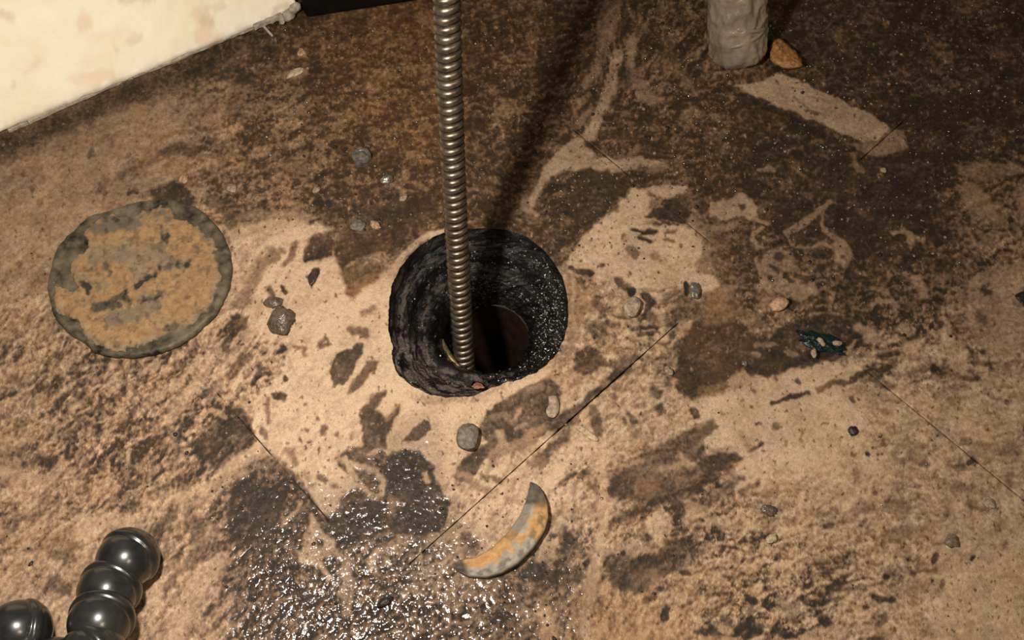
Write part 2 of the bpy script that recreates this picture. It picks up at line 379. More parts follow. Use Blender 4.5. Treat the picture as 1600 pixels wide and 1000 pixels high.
# painted over one another: kind, points, width, residue, feather, rust, dirt
def Pg(pts, v, f=6, ru=None, di=0.0, we=None): return ('p', pts, 0, v, f, ru, di, we)
def St(pts, w, v, f=5, ru=None, di=0.0, we=None): return ('s', pts, w, v, f, ru, di, we)
SH = [
 # cream sheet left of the hole
 Pg([(362,378),(400,354),(450,346),(500,350),(518,358),(492,375),(480,412),(522,404),(536,425),(537,455),(548,470),(575,452),(603,434),(620,440),(614,520),(618,590),(600,640),(560,640),(500,640),(440,600),(455,540),(400,520),(385,470),(380,420)],.93,8,.02),
 Pg([(395,660),(400,620),(440,590),(520,600),(560,640),(562,665),(545,690),(528,715),(545,735),(560,760),(520,800),(500,802),(480,760),(440,715),(420,700),(400,690)],.93,7,.02),
 St([(690,362),(655,376),(630,398),(610,432)],11,.80,4,.05),
 St([(365,368),(420,350),(470,350)],14,.78,8,.08), St([(360,345),(400,335),(460,335),(500,345)],10,.52,8,.15), St([(360,470),(370,440),(378,400)],26,.66,10,.05), St([(362,560),(385,520),(400,480)],24,.72,10,.05),
 St([(340,540),(315,590),(270,640)],14,.66,8,.1), St([(310,560),(280,600),(210,650)],8,.60,6,.12),
 Pg([(483,372),(500,366),(520,368),(522,385),(516,402),(496,405),(478,410),(476,392)],.14,5,.1), St([(484,348),(505,342),(524,345)],6,.2,4),
 St([(462,380),(455,398),(446,412)],8,.38,5,.1), St([(425,395),(400,425),(385,460)],17,.48,10,.05), St([(440,392),(430,405)],10,.5,6),
 Pg([(536,425),(545,408),(590,395),(618,390),(640,360),(690,330),(680,300),(560,330),(520,380)],.12,8,.3), Pg([(537,455),(550,468),(566,450),(590,436),(606,415),(560,410),(538,425)],.30,6,.55),
 St([(540,360),(580,330),(640,330)],18,.14,8,.15),
 # spots in the sheet
 Pg([(480,434),(486,423),(496,419),(498,430),(492,441),(484,448)],.10,2.5,.0,.55), Pg([(350,516),(364,496),(390,494),(384,510),(372,525),(358,528)],.18,4,.05),
 St([(350,545),(358,530)],10,.25,4,.2), St([(446,455),(444,448)],8,.2,3), St([(420,455),(428,462),(420,472)],9,.30,4), St([(372,478),(385,470)],14,.45,7,.02),
 St([(360,588),(372,570),(388,558)],16,.34,6,.08), St([(345,600),(325,620)],14,.35,6,.1), St([(440,548)],13,.16,3,.0,.3), St([(398,600),(404,585),(406,575)],9,.2,4,0,.2), St([(421,583)],7,.15,3), St([(448,592)],9,.12,3,0,.2),
 St([(462,542),(478,546),(476,555)],6,.35,4,.2), St([(498,540),(506,528),(512,540),(500,542)],5,.3,3,.1), St([(548,516),(572,520)],12,.38,4,.12), St([(566,490),(584,482)],9,.5,5,.1),
 Pg([(515,577),(532,550),(543,543),(552,545),(558,536),(567,537),(566,553),(550,580),(538,600),(522,604),(518,590)],.20,3,.08), Pg([(543,612),(555,590),(575,568),(590,563),(588,575),(568,597),(550,614)],.28,4,.15),
 Pg([(424,614),(436,610),(450,620),(440,628),(428,624)],.14,3,0,.35), St([(418,660),(414,640),(420,625)],7,.45,4,.1), St([(410,672),(414,684)],9,.42,4), St([(396,700),(420,722),(440,735)],8,.38,6,.1), St([(452,705),(462,722)],10,.5,7,.12),
 St([(478,632)],6,.35,3),St([(496,654)],6,.3,3),St([(470,688)],5,.35,3),St([(482,690)],5,.3,3),St([(478,672)],5,.35,3),St([(448,692)],6,.4,3),St([(465,640)],4,.45,3),St([(505,680),(508,668)],10,.28,4,.05),St([(528,680)],11,.32,4,.05),St([(552,682)],10,.35,4),
 St([(502,745),(510,752)],8,.4,4),St([(522,762)],9,.4,4),St([(488,760),(478,740)],7,.6,6,.2),
 Pg([(565,642),(578,622),(600,608),(625,612),(630,625),(618,652),(603,685),(606,700),(585,708),(566,730),(545,738),(530,728),(533,708),(552,695),(566,680),(562,660)],.19,5,.15), St([(596,640),(612,622)],8,.45,5,.3), St([(604,652),(612,640)],9,.55,5,.2), St([(552,672),(563,680),(562,692),(556,695)],6,.80,4),
 Pg([(632,690),(645,668),(662,650),(672,656),(674,670),(655,686),(640,691)],.22,3.5,.08),
 # peach sheet below the hole
 Pg([(612,596),(632,616),(655,632),(700,632),(745,628),(792,603),(850,580),(868,574),(838,598),(800,616),(765,636),(748,655),(722,655),(712,670),(716,700),(735,712),(706,742),(690,760),(684,735),(668,716),(630,708),(606,702),(603,686),(620,655),(628,628),(600,650),(590,640)],.96,5,.04),
 Pg([(632,690),(645,668),(662,652),(672,658),(674,670),(655,686),(640,690)],.22,3.5,.08),
 Pg([(600,718),(625,704),(655,708),(668,720),(676,738),(686,765),(704,785),(696,815),(685,828),(650,834),(612,832),(598,800),(600,750)],.12,4,.06,.15,.8),
 St([(664,738),(668,750)],7,.7,4,.1,0,.3), St([(686,736),(690,752)],9,.78,4,.1), St([(612,784),(608,800)],16,.40,8,.2),
 Pg([(520,802),(540,768),(560,764),(585,778),(602,790),(604,830),(570,850),(530,850),(505,830)],.14,5,.08,.1,.8),
 St([(535,718),(552,738),(566,762),(582,776),(598,772),(600,750),(586,736),(566,730),(548,724)],8,.80,4,.02), St([(572,745),(584,760)],6,.25,3), St([(585,702),(600,706)],6,.15,3,0,.5), St([(576,710),(592,702),(606,706)],6,.7,4,0,0,.5), St([(560,655),(548,668),(556,690),(545,705)],4,.8,4),
 Pg([(372,738),(405,748),(432,760),(446,785),(432,830),(420,862),(375,855),(352,826),(358,780)],.14,7,.08,.1,.6), St([(462,812),(474,798),(486,792)],13,.16,4,.05,.1,.5), St([(440,822),(455,806),(468,788)],6,.7,4),
 Pg([(488,800),(503,826),(524,850),(526,864),(504,872),(470,862),(478,832)],.86,5,.03), St([(500,852)],13,.25,4,.05), Pg([(460,860),(500,872),(516,900),(512,910),(500,885),(470,880)],.75,5,.05,0,.4),
 Pg([(330,668),(352,640),(380,636),(392,660),(396,686),(372,722),(345,738),(310,715),(298,690)],.19,8,.12,.08,.3), St([(332,640),(350,650)],9,.7,4), St([(350,745),(368,722),(398,706),(430,700)],18,.74,8,.06), St([(280,778),(310,772),(345,750),(380,738)],15,.66,9,.08), St([(280,800),(300,790),(330,780)],10,.56,7,.12),
 St([(505,860),(540,872),(545,905),(532,930)],10,.62,6,.06,0,.7),St([(588,862),(580,880),(590,900)],9,.66,6,.06,0,.7),St([(538,895),(548,910),(542,960)],14,.62,6,.08,0,.8),
 # dark band below right of the hole
 Pg([(752,662),(760,642),(786,626),(810,612),(836,598),(860,590),(876,604),(872,640),(852,676),(816,694),(786,690),(770,708),(752,724),(745,740),(722,755),(708,744),(716,730),(738,706),(762,690),(748,676)],.20,4,.10,.06),
 St([(770,652),(790,648),(800,660)],9,.45,5,.12), St([(812,640),(806,655),(815,640)],6,.65,4), St([(780,676),(786,690)],12,.68,5,0), St([(806,668),(822,662)],6,.55,4,.1), St([(825,610),(845,606)],10,.42,5,.1), St([(808,690),(840,672),(860,665)],8,.5,6,.2),
 St([(770,712),(800,700),(830,690)],16,.5,8,.15), St([(718,740),(735,748)],11,.5,5,.2), St([(752,740),(762,752)],6,.4,4), St([(765,745),(780,752)],8,.4,4,0,.2), St([(742,758),(760,768)],12,.55,6,.06),
 St([(866,666),(896,648)],20,.26,8,.08), St([(905,640),(930,612),(960,590),(990,562)],11,.24,6,.06,.12), St([(838,716),(862,700),(885,684)],13,.28,7,.12), St([(828,725),(850,722)],10,.42,6,.2), St([(925,640),(932,660),(934,680)],12,.3,5,.12),
 St([(876,756),(896,744),(916,737)],8,.26,5,.18), St([(922,755),(932,768)],6,.4,4,.1), St([(804,752)],8,.62,5,.1), St([(795,778),(810,786)],7,.65,5), St([(802,826),(812,820)],8,.35,4), St([(764,825),(770,812),(784,800)],3,.7,4),
 St([(728,838),(740,846)],14,.3,5,.06),St([(700,832),(715,820)],10,.62,6),
 # right of the hole
 Pg([(886,440),(892,432),(905,440),(912,470),(905,530),(890,560),(884,520)],.48,6,.35), St([(905,436),(912,446)],13,.22,4,.1),St([(886,412),(896,440),(896,470)],4,.66,3), Pg([(896,560),(906,546),(932,545),(942,566),(926,582),(903,584)],.20,6,.2,.08), St([(936,558),(945,568)],8,.22,4,.35), St([(960,570),(985,562)],14,.34,7,.08), St([(930,470),(940,484)],12,.32,6,.06),
 St([(918,520),(930,505),(945,515),(935,540)],5,.45,4,.1), St([(942,512)],10,.3,4,.1),
 Pg([(886,410),(905,376),(930,352),(946,336),(966,330),(974,302),(990,292),(1008,298),(1016,312),(1008,326),(1030,334),(1028,342),(1000,350),(1040,356),(1068,352),(1084,360),(1098,382),(1098,400),(1084,412),(1086,424),(1118,434),(1124,446),(1098,456),(1072,440),(1066,452),(1030,458),(1000,456),(975,448),(950,438),(925,432),(900,428)],.84,5,.0),
 Pg([(1005,296),(1030,290),(1076,289),(1066,302),(1040,308),(1020,307)],.70,3,.0), Pg([(1034,312),(1066,308),(1080,330),(1076,348),(1040,345),(1010,340),(1020,328),(1036,322)],.12,4,.1),
 St([(990,360),(1006,364),(1026,361)],6,.10,3,0,.5), St([(1000,372),(1014,376)],7,.14,3,.1,.2), St([(1026,350),(1058,351)],4,.22,3), St([(1038,363),(1056,364)],4,.3,3), St([(1038,374),(1052,376)],6,.3,3,.1), St([(1064,385)],6,.35,3), St([(974,370)],8,.25,3,.1), St([(940,415)],9,.25,3,.15), St([(984,390),(992,398)],12,.50,4,0,.25), St([(1026,402)],14,.55,6,.2), St([(890,418),(908,424),(922,428)],7,.14,3,.1,.2), St([(984,427)],5,.2,2), St([(972,374),(1000,366)],5,.75,4),
 St([(1000,452),(1030,454),(1055,450)],4,.55,3), St([(968,440),(978,448)],12,.22,4), St([(988,455)],12,.05,3,0,.75), St([(1008,462),(1018,474),(1008,492),(1000,498)],11,.16,4,.05,.25), St([(990,512),(1026,512)],6,.14,3,0,.2), St([(996,523),(1028,521)],5,.16,3,0,.2), St([(1016,492),(1022,500)],14,.35,5), St([(1028,480),(1036,520)],6,.68,4,0),
 St([(958,492),(975,496)],5,.25,3),St([(1038,470),(1056,458)],12,.42,6,.25),St([(1048,500),(1070,480),(1090,490)],22,.28,8,.12),
 St([(1032,536),(1048,548),(1060,552)],9,.4,5),St([(1052,528),(1062,538)],14,.22,5,.05,.1),St([(1045,540),(1058,530)],5,.7,4),St([(1068,508),(1086,508),(1088,524)],13,.62,5),
 Pg([(1070,530),(1082,505),(1095,498),(1120,505),(1150,500),(1168,515),(1180,530),(1172,556),(1150,582),(1128,600),(1098,606),(1074,604),(1050,588),(1058,566),(1060,548)],.13,5,.28), Pg([(1098,505),(1104,470),(1118,456),(1138,458),(1152,478),(1148,498),(1122,506)],.34,8,.65), St([(1066,604),(1084,612)],20,.16,6,.05,.1), St([(1098,612),(1130,604)],14,.32,7,.55),
 St([(1070,440),(1076,450),(1072,462)],6,.08,3,0,.4),
 Pg([(1104,335),(1112,318),(1130,312),(1150,304),(1164,303),(1176,314),(1186,336),(1170,344),(1150,338),(1132,344),(1110,340)],.60,4,.02), St([(1160,324)],10,.14,3,.1), St([(1182,340),(1198,348)],6,.55,4), St([(1080,348),(1100,354),(1120,360),(1150,350)],9,.5,6,.12), St([(1188,356),(1176,370),(1184,388)],7,.55,3),
 # upper centre
 Pg([(935,0),(975,0),(968,30),(958,60),(940,70),(935,40)],.36,10,.15), St([(946,60),(940,90),(930,115)],14,.38,8,.1), St([(964,88),(952,140),(936,175),(922,212)],15,.62,5,.05), St([(930,108),(916,132)],10,.45,6,.2), St([(918,150),(896,172),(905,195),(925,170)],8,.42,5,.15), St([(1010,44),(990,60),(986,90),(990,120)],12,.45,7,.1), St([(990,120),(1008,140),(1022,160)],18,.36,8,.08), St([(1040,60),(1060,110),(1085,140)],14,.26,9,.2),
 St([(1000,150),(1030,155)],10,.45,6),St([(1056,110),(1075,125),(1086,145)],5,.38,4,.2),
 St([(912,214),(886,232),(862,258),(845,290),(830,318)],11,.60,5,.12), Pg([(868,240),(904,216),(922,232),(934,248),(965,252),(985,246),(1030,250),(1036,258),(1000,263),(970,268),(920,262),(880,268),(858,274)],.66,5,.06), St([(985,243),(1000,230)],6,.4,5,.2), St([(1000,264),(1040,262)],8,.42,6,.1), St([(815,325),(822,308)],6,.45,4), St([(820,325),(840,336)],8,.5,5,.1), St([(880,300),(900,330),(885,350)],10,.26,8,.3),
 St([(925,275),(950,278),(975,300)],16,.10,8), Pg([(885,285),(905,272),(955,272),(970,300),(955,325),(930,345),(900,360),(885,330)],.10,8,.05),
 # pale stripe and patches on the right
 Pg([(1148,133),(1190,128),(1215,114),(1250,126),(1275,140),(1310,155),(1345,172),(1374,188),(1392,203),(1378,216),(1350,222),(1312,206),(1272,188),(1232,172),(1192,156)],.72,3.5,.0), Pg([(1390,208),(1402,202),(1416,212),(1420,232),(1400,238),(1372,246),(1350,238),(1328,226),(1350,221),(1376,220)],.46,5,.0), St([(1262,172),(1280,180)],5,.35,3), St([(1240,155),(1262,165)],3,.45,3), St([(1270,150),(1290,158)],3,.5,3), St([(1330,240),(1340,262),(1350,268)],6,.32,4),
 St([(1160,150),(1230,180),(1290,212),(1330,235)],9,.05,6,.05,.15),
 St([(1186,267),(1200,262),(1210,266)],7,.5,3), St([(1246,240)],16,.05,4,0,.6), St([(1238,260),(1255,277)],4,.32,4),
 Pg([(1486,256),(1520,258),(1542,250),(1556,256),(1600,258),(1600,268),(1570,266),(1555,282),(1530,284),(1505,270)],.40,5), Pg([(1494,290),(1518,288),(1536,300),(1555,325),(1560,345),(1540,345),(1515,330)],.44,6), St([(1596,300),(1600,340)],16,.45,8,.1), St([(1560,345),(1575,350),(1590,340)],10,.4,6,.1), St([(1578,345)],10,.08,4,0,.2),
 St([(1298,316),(1284,326),(1262,342),(1246,356)],9,.50,4), St([(1250,352),(1228,362)],10,.52,4,0), St([(1228,364),(1238,384),(1260,390),(1282,382),(1300,384)],5,.48,3.5), St([(1283,330),(1284,352),(1292,364),(1308,374),(1318,392)],6,.48,4), Pg([(1300,380),(1316,374),(1328,388),(1332,400),(1322,418),(1310,412),(1306,396)],.48,5), St([(1318,401)],6,.2,3,.2),
 St([(1240,362),(1262,375)],7,.12,5), St([(1394,364),(1408,360),(1418,364),(1424,378)],7,.52,3.5), St([(1414,362),(1430,372),(1442,376)],6,.50,3.5), St([(1500,368),(1512,358),(1520,370)],4,.4,3), St([(1530,362),(1545,372),(1555,362)],8,.38,5,.1),
 Pg([(1182,418),(1200,396),(1222,388),(1238,396),(1246,420),(1262,432),(1272,444),(1255,448),(1262,462),(1248,470),(1232,450),(1214,455),(1192,440)],.52,6,.06), St([(1220,400)],14,.15,4,.2), St([(1204,434)],9,.16,4), St([(1226,428),(1236,440)],8,.18,4,.05), St([(1246,432),(1262,440)],9,.2,4,.1),St([(1206,415),(1216,422)],6,.2,4),St([(1258,405)],9,.35,4,.5),
 St([(1275,395),(1290,400),(1300,415)],10,.10,6), St([(1183,405),(1185,425),(1192,445),(1206,456)],5,.55,3), St([(1232,452),(1250,462),(1268,452)],16,.52,6,.06), St([(1290,452),(1302,458),(1304,472)],5,.4,4,.1),
 St([(1278,490),(1310,490)],7,.42,3), St([(1298,480),(1298,500)],8,.42,3), St([(1360,477),(1374,470),(1392,470),(1402,480),(1400,487)],8,.52,3.5,.08), St([(1368,487)],8,.05,3,0,.4), St([(1362,450),(1378,452),(1385,456)],9,.42,4), St([(1390,430)],10,.46,3,.1), St([(1430,438),(1436,448),(1446,460)],11,.50,4), St([(1465,438),(1478,430),(1484,430)],9,.36,4), St([(1412,427),(1420,428)],6,.38,3), St([(1416,482),(1434,474)],12,.36,6,.1), St([(1420,404)],18,.03,6,0,.45),
 St([(1532,380),(1520,408),(1508,440),(1500,470)],5,.38,4,.05), Pg([(1510,470),(1514,440),(1540,425),(1560,420),(1600,410),(1600,560),(1555,560),(1530,540),(1510,500)],.56,8,.08), Pg([(1480,458),(1492,446),(1506,452),(1504,468),(1488,468)],.46,4), St([(1489,459)],6,.15,3), St([(1536,452),(1546,456)],9,.22,5,.1), St([(1528,490),(1536,500)],12,.3,5,.1),
 Pg([(1165,548),(1200,524),(1245,500),(1290,492),(1340,490),(1350,520),(1335,545),(1300,566),(1240,575),(1200,590),(1170,584),(1160,570)],.13,6,.05,.08), St([(1188,476),(1200,466),(1210,470)],9,.4,4), St([(1224,500),(1234,496)],8,.45,4), St([(1180,540),(1212,538)],6,.42,4), St([(1176,552),(1186,556)],5,.48,4), St([(1232,548),(1242,556)],9,.45,4), St([(1160,500),(1190,510),(1200,525)],7,.44,5,.15), St([(1150,488),(1180,495),(1190,508)],10,.36,6,.3),
 St([(1340,512),(1355,516),(1364,530)],13,.56,5,.04), St([(1320,548),(1334,534)],5,.56,3), St([(1382,540),(1400,528),(1420,540),(1414,520)],5,.58,3), St([(1376,532),(1390,548),(1440,546)],4,.55,3), St([(1365,548),(1400,558),(1440,560)],6,.55,4), St([(1408,510),(1420,520),(1424,535)],9,.54,4), St([(1384,508),(1398,512)],8,.1,4), St([(1376,555),(1400,550)],6,.16,3,.1), St([(1420,528),(1432,525)],6,.15,3),St([(1470,508)],14,.1,5,.05,.3),
 Pg([(1468,518),(1484,525),(1502,545),(1516,572),(1522,590),(1506,590),(1490,580),(1478,555)],.68,4,.04), St([(1520,568),(1550,570)],7,.26,4,.05), St([(1510,540),(1518,550)],7,.24,4), St([(1538,550)],9,.22,4), St([(1592,556)],7,.25,3,.3), St([(1516,580),(1532,592),(1505,592)],6,.3,4),St([(1470,582),(1500,592)],5,.35,4),
 # lower right
 Pg([(1100,622),(1140,614),(1190,600),(1240,580),(1290,566),(1330,560),(1345,575),(1320,600),(1280,640),(1240,690),(1180,690),(1120,700),(1100,680),(1085,650)],.86,5,.0),
 St([(1208,631),(1222,624),(1242,620),(1262,616)],7,.16,3,.15,.05), St([(1278,610),(1300,598),(1318,600),(1340,590)],8,.32,4,.15), St([(1330,592),(1345,588)],8,.22,3), St([(1352,582),(1378,578),(1400,566)],10,.18,4,.05), St([(1366,590),(1392,606)],13,.32,5), St([(1460,577)],11,.14,3), St([(1320,568)],14,.45,4), St([(1320,568)],6,.72,3),St([(1420,584),(1445,578)],8,.38,5,.1),
 St([(1333,673)],12,.03,2.5,0,.9), St([(1333,630),(1332,622)],7,.25,3,.1), St([(1354,710)],8,.06,2.5,0,.5), St([(1331,712)],6,.3,3,.3), St([(1245,597)],7,.3,3,0,.3), St([(1212,592)],6,.45,3,0,.2), St([(1213,667)],14,.45,4,0,.22), St([(1254,672),(1254,688)],5,.5,3,.35), St([(1229,692)],6,.5,3,.3), St([(1180,612)],8,.5,3,0,.2), St([(1173,636)],5,.4,2), St([(1188,660)],6,.45,3), St([(1147,658)],5,.5,3), St([(1130,645)],6,.55,3,0,.15),St([(1160,625)],6,.5,3,0,.1),
 St([(1372,640),(1385,645)],9,.55,4,.12), St([(1573,628)],7,.2,3,.1), St([(1499,624)],9,.45,4,.1), St([(1516,722),(1522,718)],9,.16,3,0,.3), St([(1420,690),(1440,700)],12,.52,7,.12), St([(1380,694)],8,.42,4,.1), St([(1395,710),(1410,720)],10,.48,6), St([(1445,725),(1425,712)],14,.38,7,.15), St([(1490,728),(1505,732)],10,.3,5,.1), St([(1530,696),(1560,705),(1590,700)],14,.5,9,.1), St([(1580,740),(1575,755)],9,.4,5,.1),St([(1335,742)],16,.5,6),
 St([(1390,785),(1410,790)],18,.42,7,.06), St([(1385,782)],8,.22,4), St([(1310,800),(1365,796)],8,.5,6,.1), St([(1490,765),(1520,762)],13,.48,7,.1), St([(1510,788),(1545,795)],9,.4,6,.05), St([(1540,785)],12,.85,4), St([(1380,838),(1440,830)],15,.46,7,.15), St([(1378,845)],8,.28,4), St([(1480,802)],10,.45,5,.1), St([(1290,822),(1300,824)],7,.28,4,.3), St([(1367,770)],7,.35,3),
 St([(1560,825)],12,.5,6,.1),St([(1570,850)],9,.4,5,.1),St([(1440,800),(1432,810)],8,.5,5),
 St([(1458,852),(1484,850),(1492,840)],4,.35,3), St([(1463,868),(1460,878)],9,.14,3,.15,.2), St([(1520,874)],8,.06,2.5,0,.4), St([(1502,874)],6,.42,3,.3), St([(1424,896),(1445,894),(1462,890)],5,.32,4,.25), St([(1383,903)],9,.12,3,.05,.3), St([(1356,876)],8,.2,3), St([(1330,880),(1310,862)],3,.35,3), St([(1472,914),(1474,908)],8,.36,3,.1), St([(1446,922)],8,.4,3,.25), St([(1428,943)],10,.4,4,.3), St([(1398,985)],8,.2,3,.05), St([(1382,968),(1376,976)],9,.42,5,.1), St([(1440,985),(1455,992)],6,.5,4), St([(1360,1000),(1380,998)],8,.2,4),
 St([(1300,918),(1318,912),(1340,904),(1362,902)],4,.18,3), St([(1312,922),(1340,916),(1380,912)],3,.25,3), St([(1298,922),(1308,916)],16,.12,5,0,.25), St([(1364,932),(1378,940),(1394,938)],10,.12,4,0,.25), St([(1352,950)],9,.18,4), St([(1330,952)],8,.3,4), St([(1252,935),(1262,945),(1285,940)],9,.14,5,0,.2), St([(1280,960),(1290,970)],12,.12,5,0,.25), St([(1235,968),(1250,975)],9,.2,5), St([(1234,955),(1222,948)],22,.56,8,0), St([(1168,934),(1176,940)],10,.1,3,.05,.4), St([(1196,942),(1204,948)],11,.16,4,.1,.2), St([(1040,952),(1040,964)],11,.08,3,.15,.4), St([(1066,895),(1074,897)],9,.12,3,.2,.2), St([(1158,896)],9,.18,3,.05), St([(1116,888)],7,.4,4,.3),
 St([(1155,985),(1170,972),(1185,980),(1165,992)],16,.14,6,0,.35), St([(1090,985),(1120,988),(1110,975)],10,.18,5,.1,.1), St([(1215,985),(1235,992)],13,.15,5,0,.3), St([(1130,965),(1140,975)],9,.22,5,.1), St([(1095,970),(1090,980)],8,.74,5), St([(1260,995),(1280,985),(1320,990)],14,.7,7,.12), St([(1140,1000),(1100,998)],8,.6,6),
 # centre bottom
 Pg([(956,738),(968,722),(1000,712),(1030,698),(1060,682),(1088,668),(1112,658),(1120,668),(1096,690),(1088,700),(1120,716),(1152,708),(1160,716),(1148,728),(1122,734),(1122,752),(1092,766),(1070,782),(1040,788),(1000,790),(965,775),(950,755)],.26,6,.14,.06), Pg([(985,762),(1000,748),(1020,745),(1040,758),(1040,775),(1010,780)],.36,8,.40), St([(1030,735),(1060,725)],9,.52,6,.25), St([(1062,712),(1078,728),(1090,725)],8,.58,5), St([(970,728),(1000,722)],7,.6,5), St([(1090,712),(1096,700)],10,.18,5,0,.1), St([(1120,758)],9,.1,3,0,.45),St([(1095,720),(1150,716)],14,.18,5,0,.1),St([(955,770),(962,750),(975,735)],7,.2,4),
 St([(1172,704),(1188,696)],6,.24,4,.1), St([(1140,756),(1160,746)],9,.34,5), St([(1122,772),(1140,764)],14,.36,6), St([(1158,770),(1180,758)],7,.36,4,.1), St([(1184,754)],9,.18,4), St([(1150,765),(1200,733)],4,.86,3), St([(1158,680),(1170,700)],6,.7,6),
 St([(1022,655),(1036,645)],7,.72,5), St([(1030,640)],14,.24,5,.05,.1), St([(1082,640),(1088,648)],12,.2,4), St([(960,622)],11,.26,4,.1), St([(984,648),(990,658)],9,.3,4,.08), St([(975,660)],8,.34,4), St([(1018,669)],8,.4,4), St([(1000,672),(990,680)],7,.5,5),St([(945,600),(975,610),(985,595)],8,.5,6,.1),St([(1020,606),(1030,618)],13,.3,6,0,.1),St([(1046,600)],10,.34,5),
 St([(936,690),(940,730),(942,780),(940,830),(932,880),(922,930),(912,990)],13,.80,7,.14), St([(926,880),(922,930)],10,.70,6,.30),
 Pg([(1010,812),(1022,800),(1034,792),(1048,805),(1050,826),(1040,842),(1028,844),(1014,834)],.80,4,.04), St([(1060,785),(1075,800),(1090,795)],7,.62,5,.1), St([(1080,790),(1100,800),(1112,810)],14,.6,6,.1), St([(1125,815),(1138,825)],16,.62,7,.12), St([(1070,815),(1090,840)],5,.58,4), St([(985,860),(1000,868),(1010,858),(990,850)],10,.66,6,.08), St([(945,868),(975,856),(995,850)],9,.60,6,.08), St([(1056,790),(1062,802)],18,.2,6),St([(975,812),(990,800),(1000,790)],14,.3,7,.3),
 Pg([(948,880),(975,866),(990,872),(1010,870),(1040,852),(1075,842),(1090,860),(1085,880),(1060,895),(1030,900),(1010,925),(980,925),(955,915)],.24,6,.14,.08,.5), St([(1000,905),(1020,900)],24,.34,9,.3,0,.3), St([(1076,868),(1072,885)],7,.55,4,.1), St([(1000,872)],7,.05,3,0,.4), St([(974,866)],10,.08,3,0,.3), St([(916,880)],8,.06,3,0,.4), St([(1022,905),(1032,912)],8,.5,5,.2),
 St([(880,830),(895,850),(880,870)],15,.28,8,0,.15,.4), St([(860,860),(850,855),(845,870)],16,.7,6,.03), St([(865,835),(872,828)],13,.6,6), St([(866,838)],9,.2,4), St([(830,890),(860,905),(900,900)],26,.26,9,.05,.1,.9),St([(850,960),(860,1000)],24,.62,9,.35,0,.3),
 # left side
 St([(36,724),(60,720),(86,716)],10,.22,6,.1), St([(0,738),(30,742),(60,748)],15,.66,8,.06), St([(60,750),(86,748)],14,.60,8,.1), St([(118,652),(130,664),(144,662)],10,.22,5,.1), St([(120,612),(130,626)],13,.28,6), St([(148,640),(160,638)],10,.3,5,.15), St([(130,568),(160,562),(190,568)],7,.2,5,.05), St([(8,585),(30,600)],10,.3,6,.1), St([(262,672),(272,680),(276,690)],10,.28,5,.1), St([(250,692),(256,700)],9,.26,5), St([(160,732)],8,.2,4),
 St([(88,870),(120,850)],14,.3,8,.15), St([(80,910),(100,920)],22,.30,8,.15), St([(0,845),(25,820),(40,805)],9,.34,7,.1), St([(236,900),(228,922),(245,935)],22,.72,9,.08), St([(340,880),(310,920),(285,970),(270,1000)],26,.68,14,.05), St([(300,820),(320,850),(300,880)],20,.32,10,.15), St([(205,826),(235,830)],4,.62,4), St([(125,835),(165,812),(200,816)],22,.68,10,.08), St([(255,935),(270,900),(290,880)],8,.36,7,.12),
 St([(240,830),(270,800),(262,850)],10,.34,7,.15),
 St([(35,275)],7,.3,3),St([(98,235)],8,.28,4,.2),St([(140,242),(142,236)],10,.26,4,.1),St([(65,280)],6,.32,4),St([(50,296)],8,.3,4),St([(172,226)],7,.34,4),St([(62,318)],7,.36,4),St([(100,258)],8,.34,4,.2),St([(30,412)],9,.34,4,.1),St([(60,400)],6,.36,3),
 Pg([(232,300),(250,288),(276,284),(298,298),(306,312),(300,326),(270,316),(240,312)],.16,6,.0), St([(326,318),(340,316),(352,312)],13,.16,5,0), St([(155,296),(165,302)],9,.26,4), St([(200,300),(215,300)],6,.22,4), St([(292,292),(318,298),(332,294)],4,.5,3), St([(360,300),(380,302),(392,308),(398,300)],4,.44,3,.05), St([(160,290),(195,270),(240,250),(270,230)],8,.34,8,.2), St([(262,240),(280,232),(300,236)],16,.26,9,.1),St([(330,310),(350,330),(362,350)],16,.22,8,.05),
 St([(452,262),(470,250)],14,.34,8,.5), St([(500,282)],20,.10,6,0,.2), St([(497,312),(512,318)],12,.10,4,0,.4), St([(440,258),(470,262)],9,.36,6,.3), St([(555,348),(562,354)],16,.28,6), St([(405,372),(440,362)],8,.82,5),St([(440,310),(455,316),(470,320)],6,.4,5,.3),
 St([(350,95),(365,110),(352,122)],9,.24,6,.02), St([(375,112),(385,125)],16,.12,6,0,.15), St([(386,60),(400,72),(408,80)],7,.3,6,.1), St([(450,115),(465,118),(474,112)],10,.44,4,.3), St([(468,82),(476,84)],9,.5,3.5,.1), St([(500,84),(506,70)],6,.36,4,.2),St([(492,222),(502,230)],10,.42,4,.15),St([(524,196),(532,192)],8,.4,4,.2),St([(655,28),(666,34)],9,.38,4,.2),
 # soft shade below the board painted into the floor, with some grime
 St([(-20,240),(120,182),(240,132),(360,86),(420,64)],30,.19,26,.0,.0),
]
STREAK = [(1,0)]

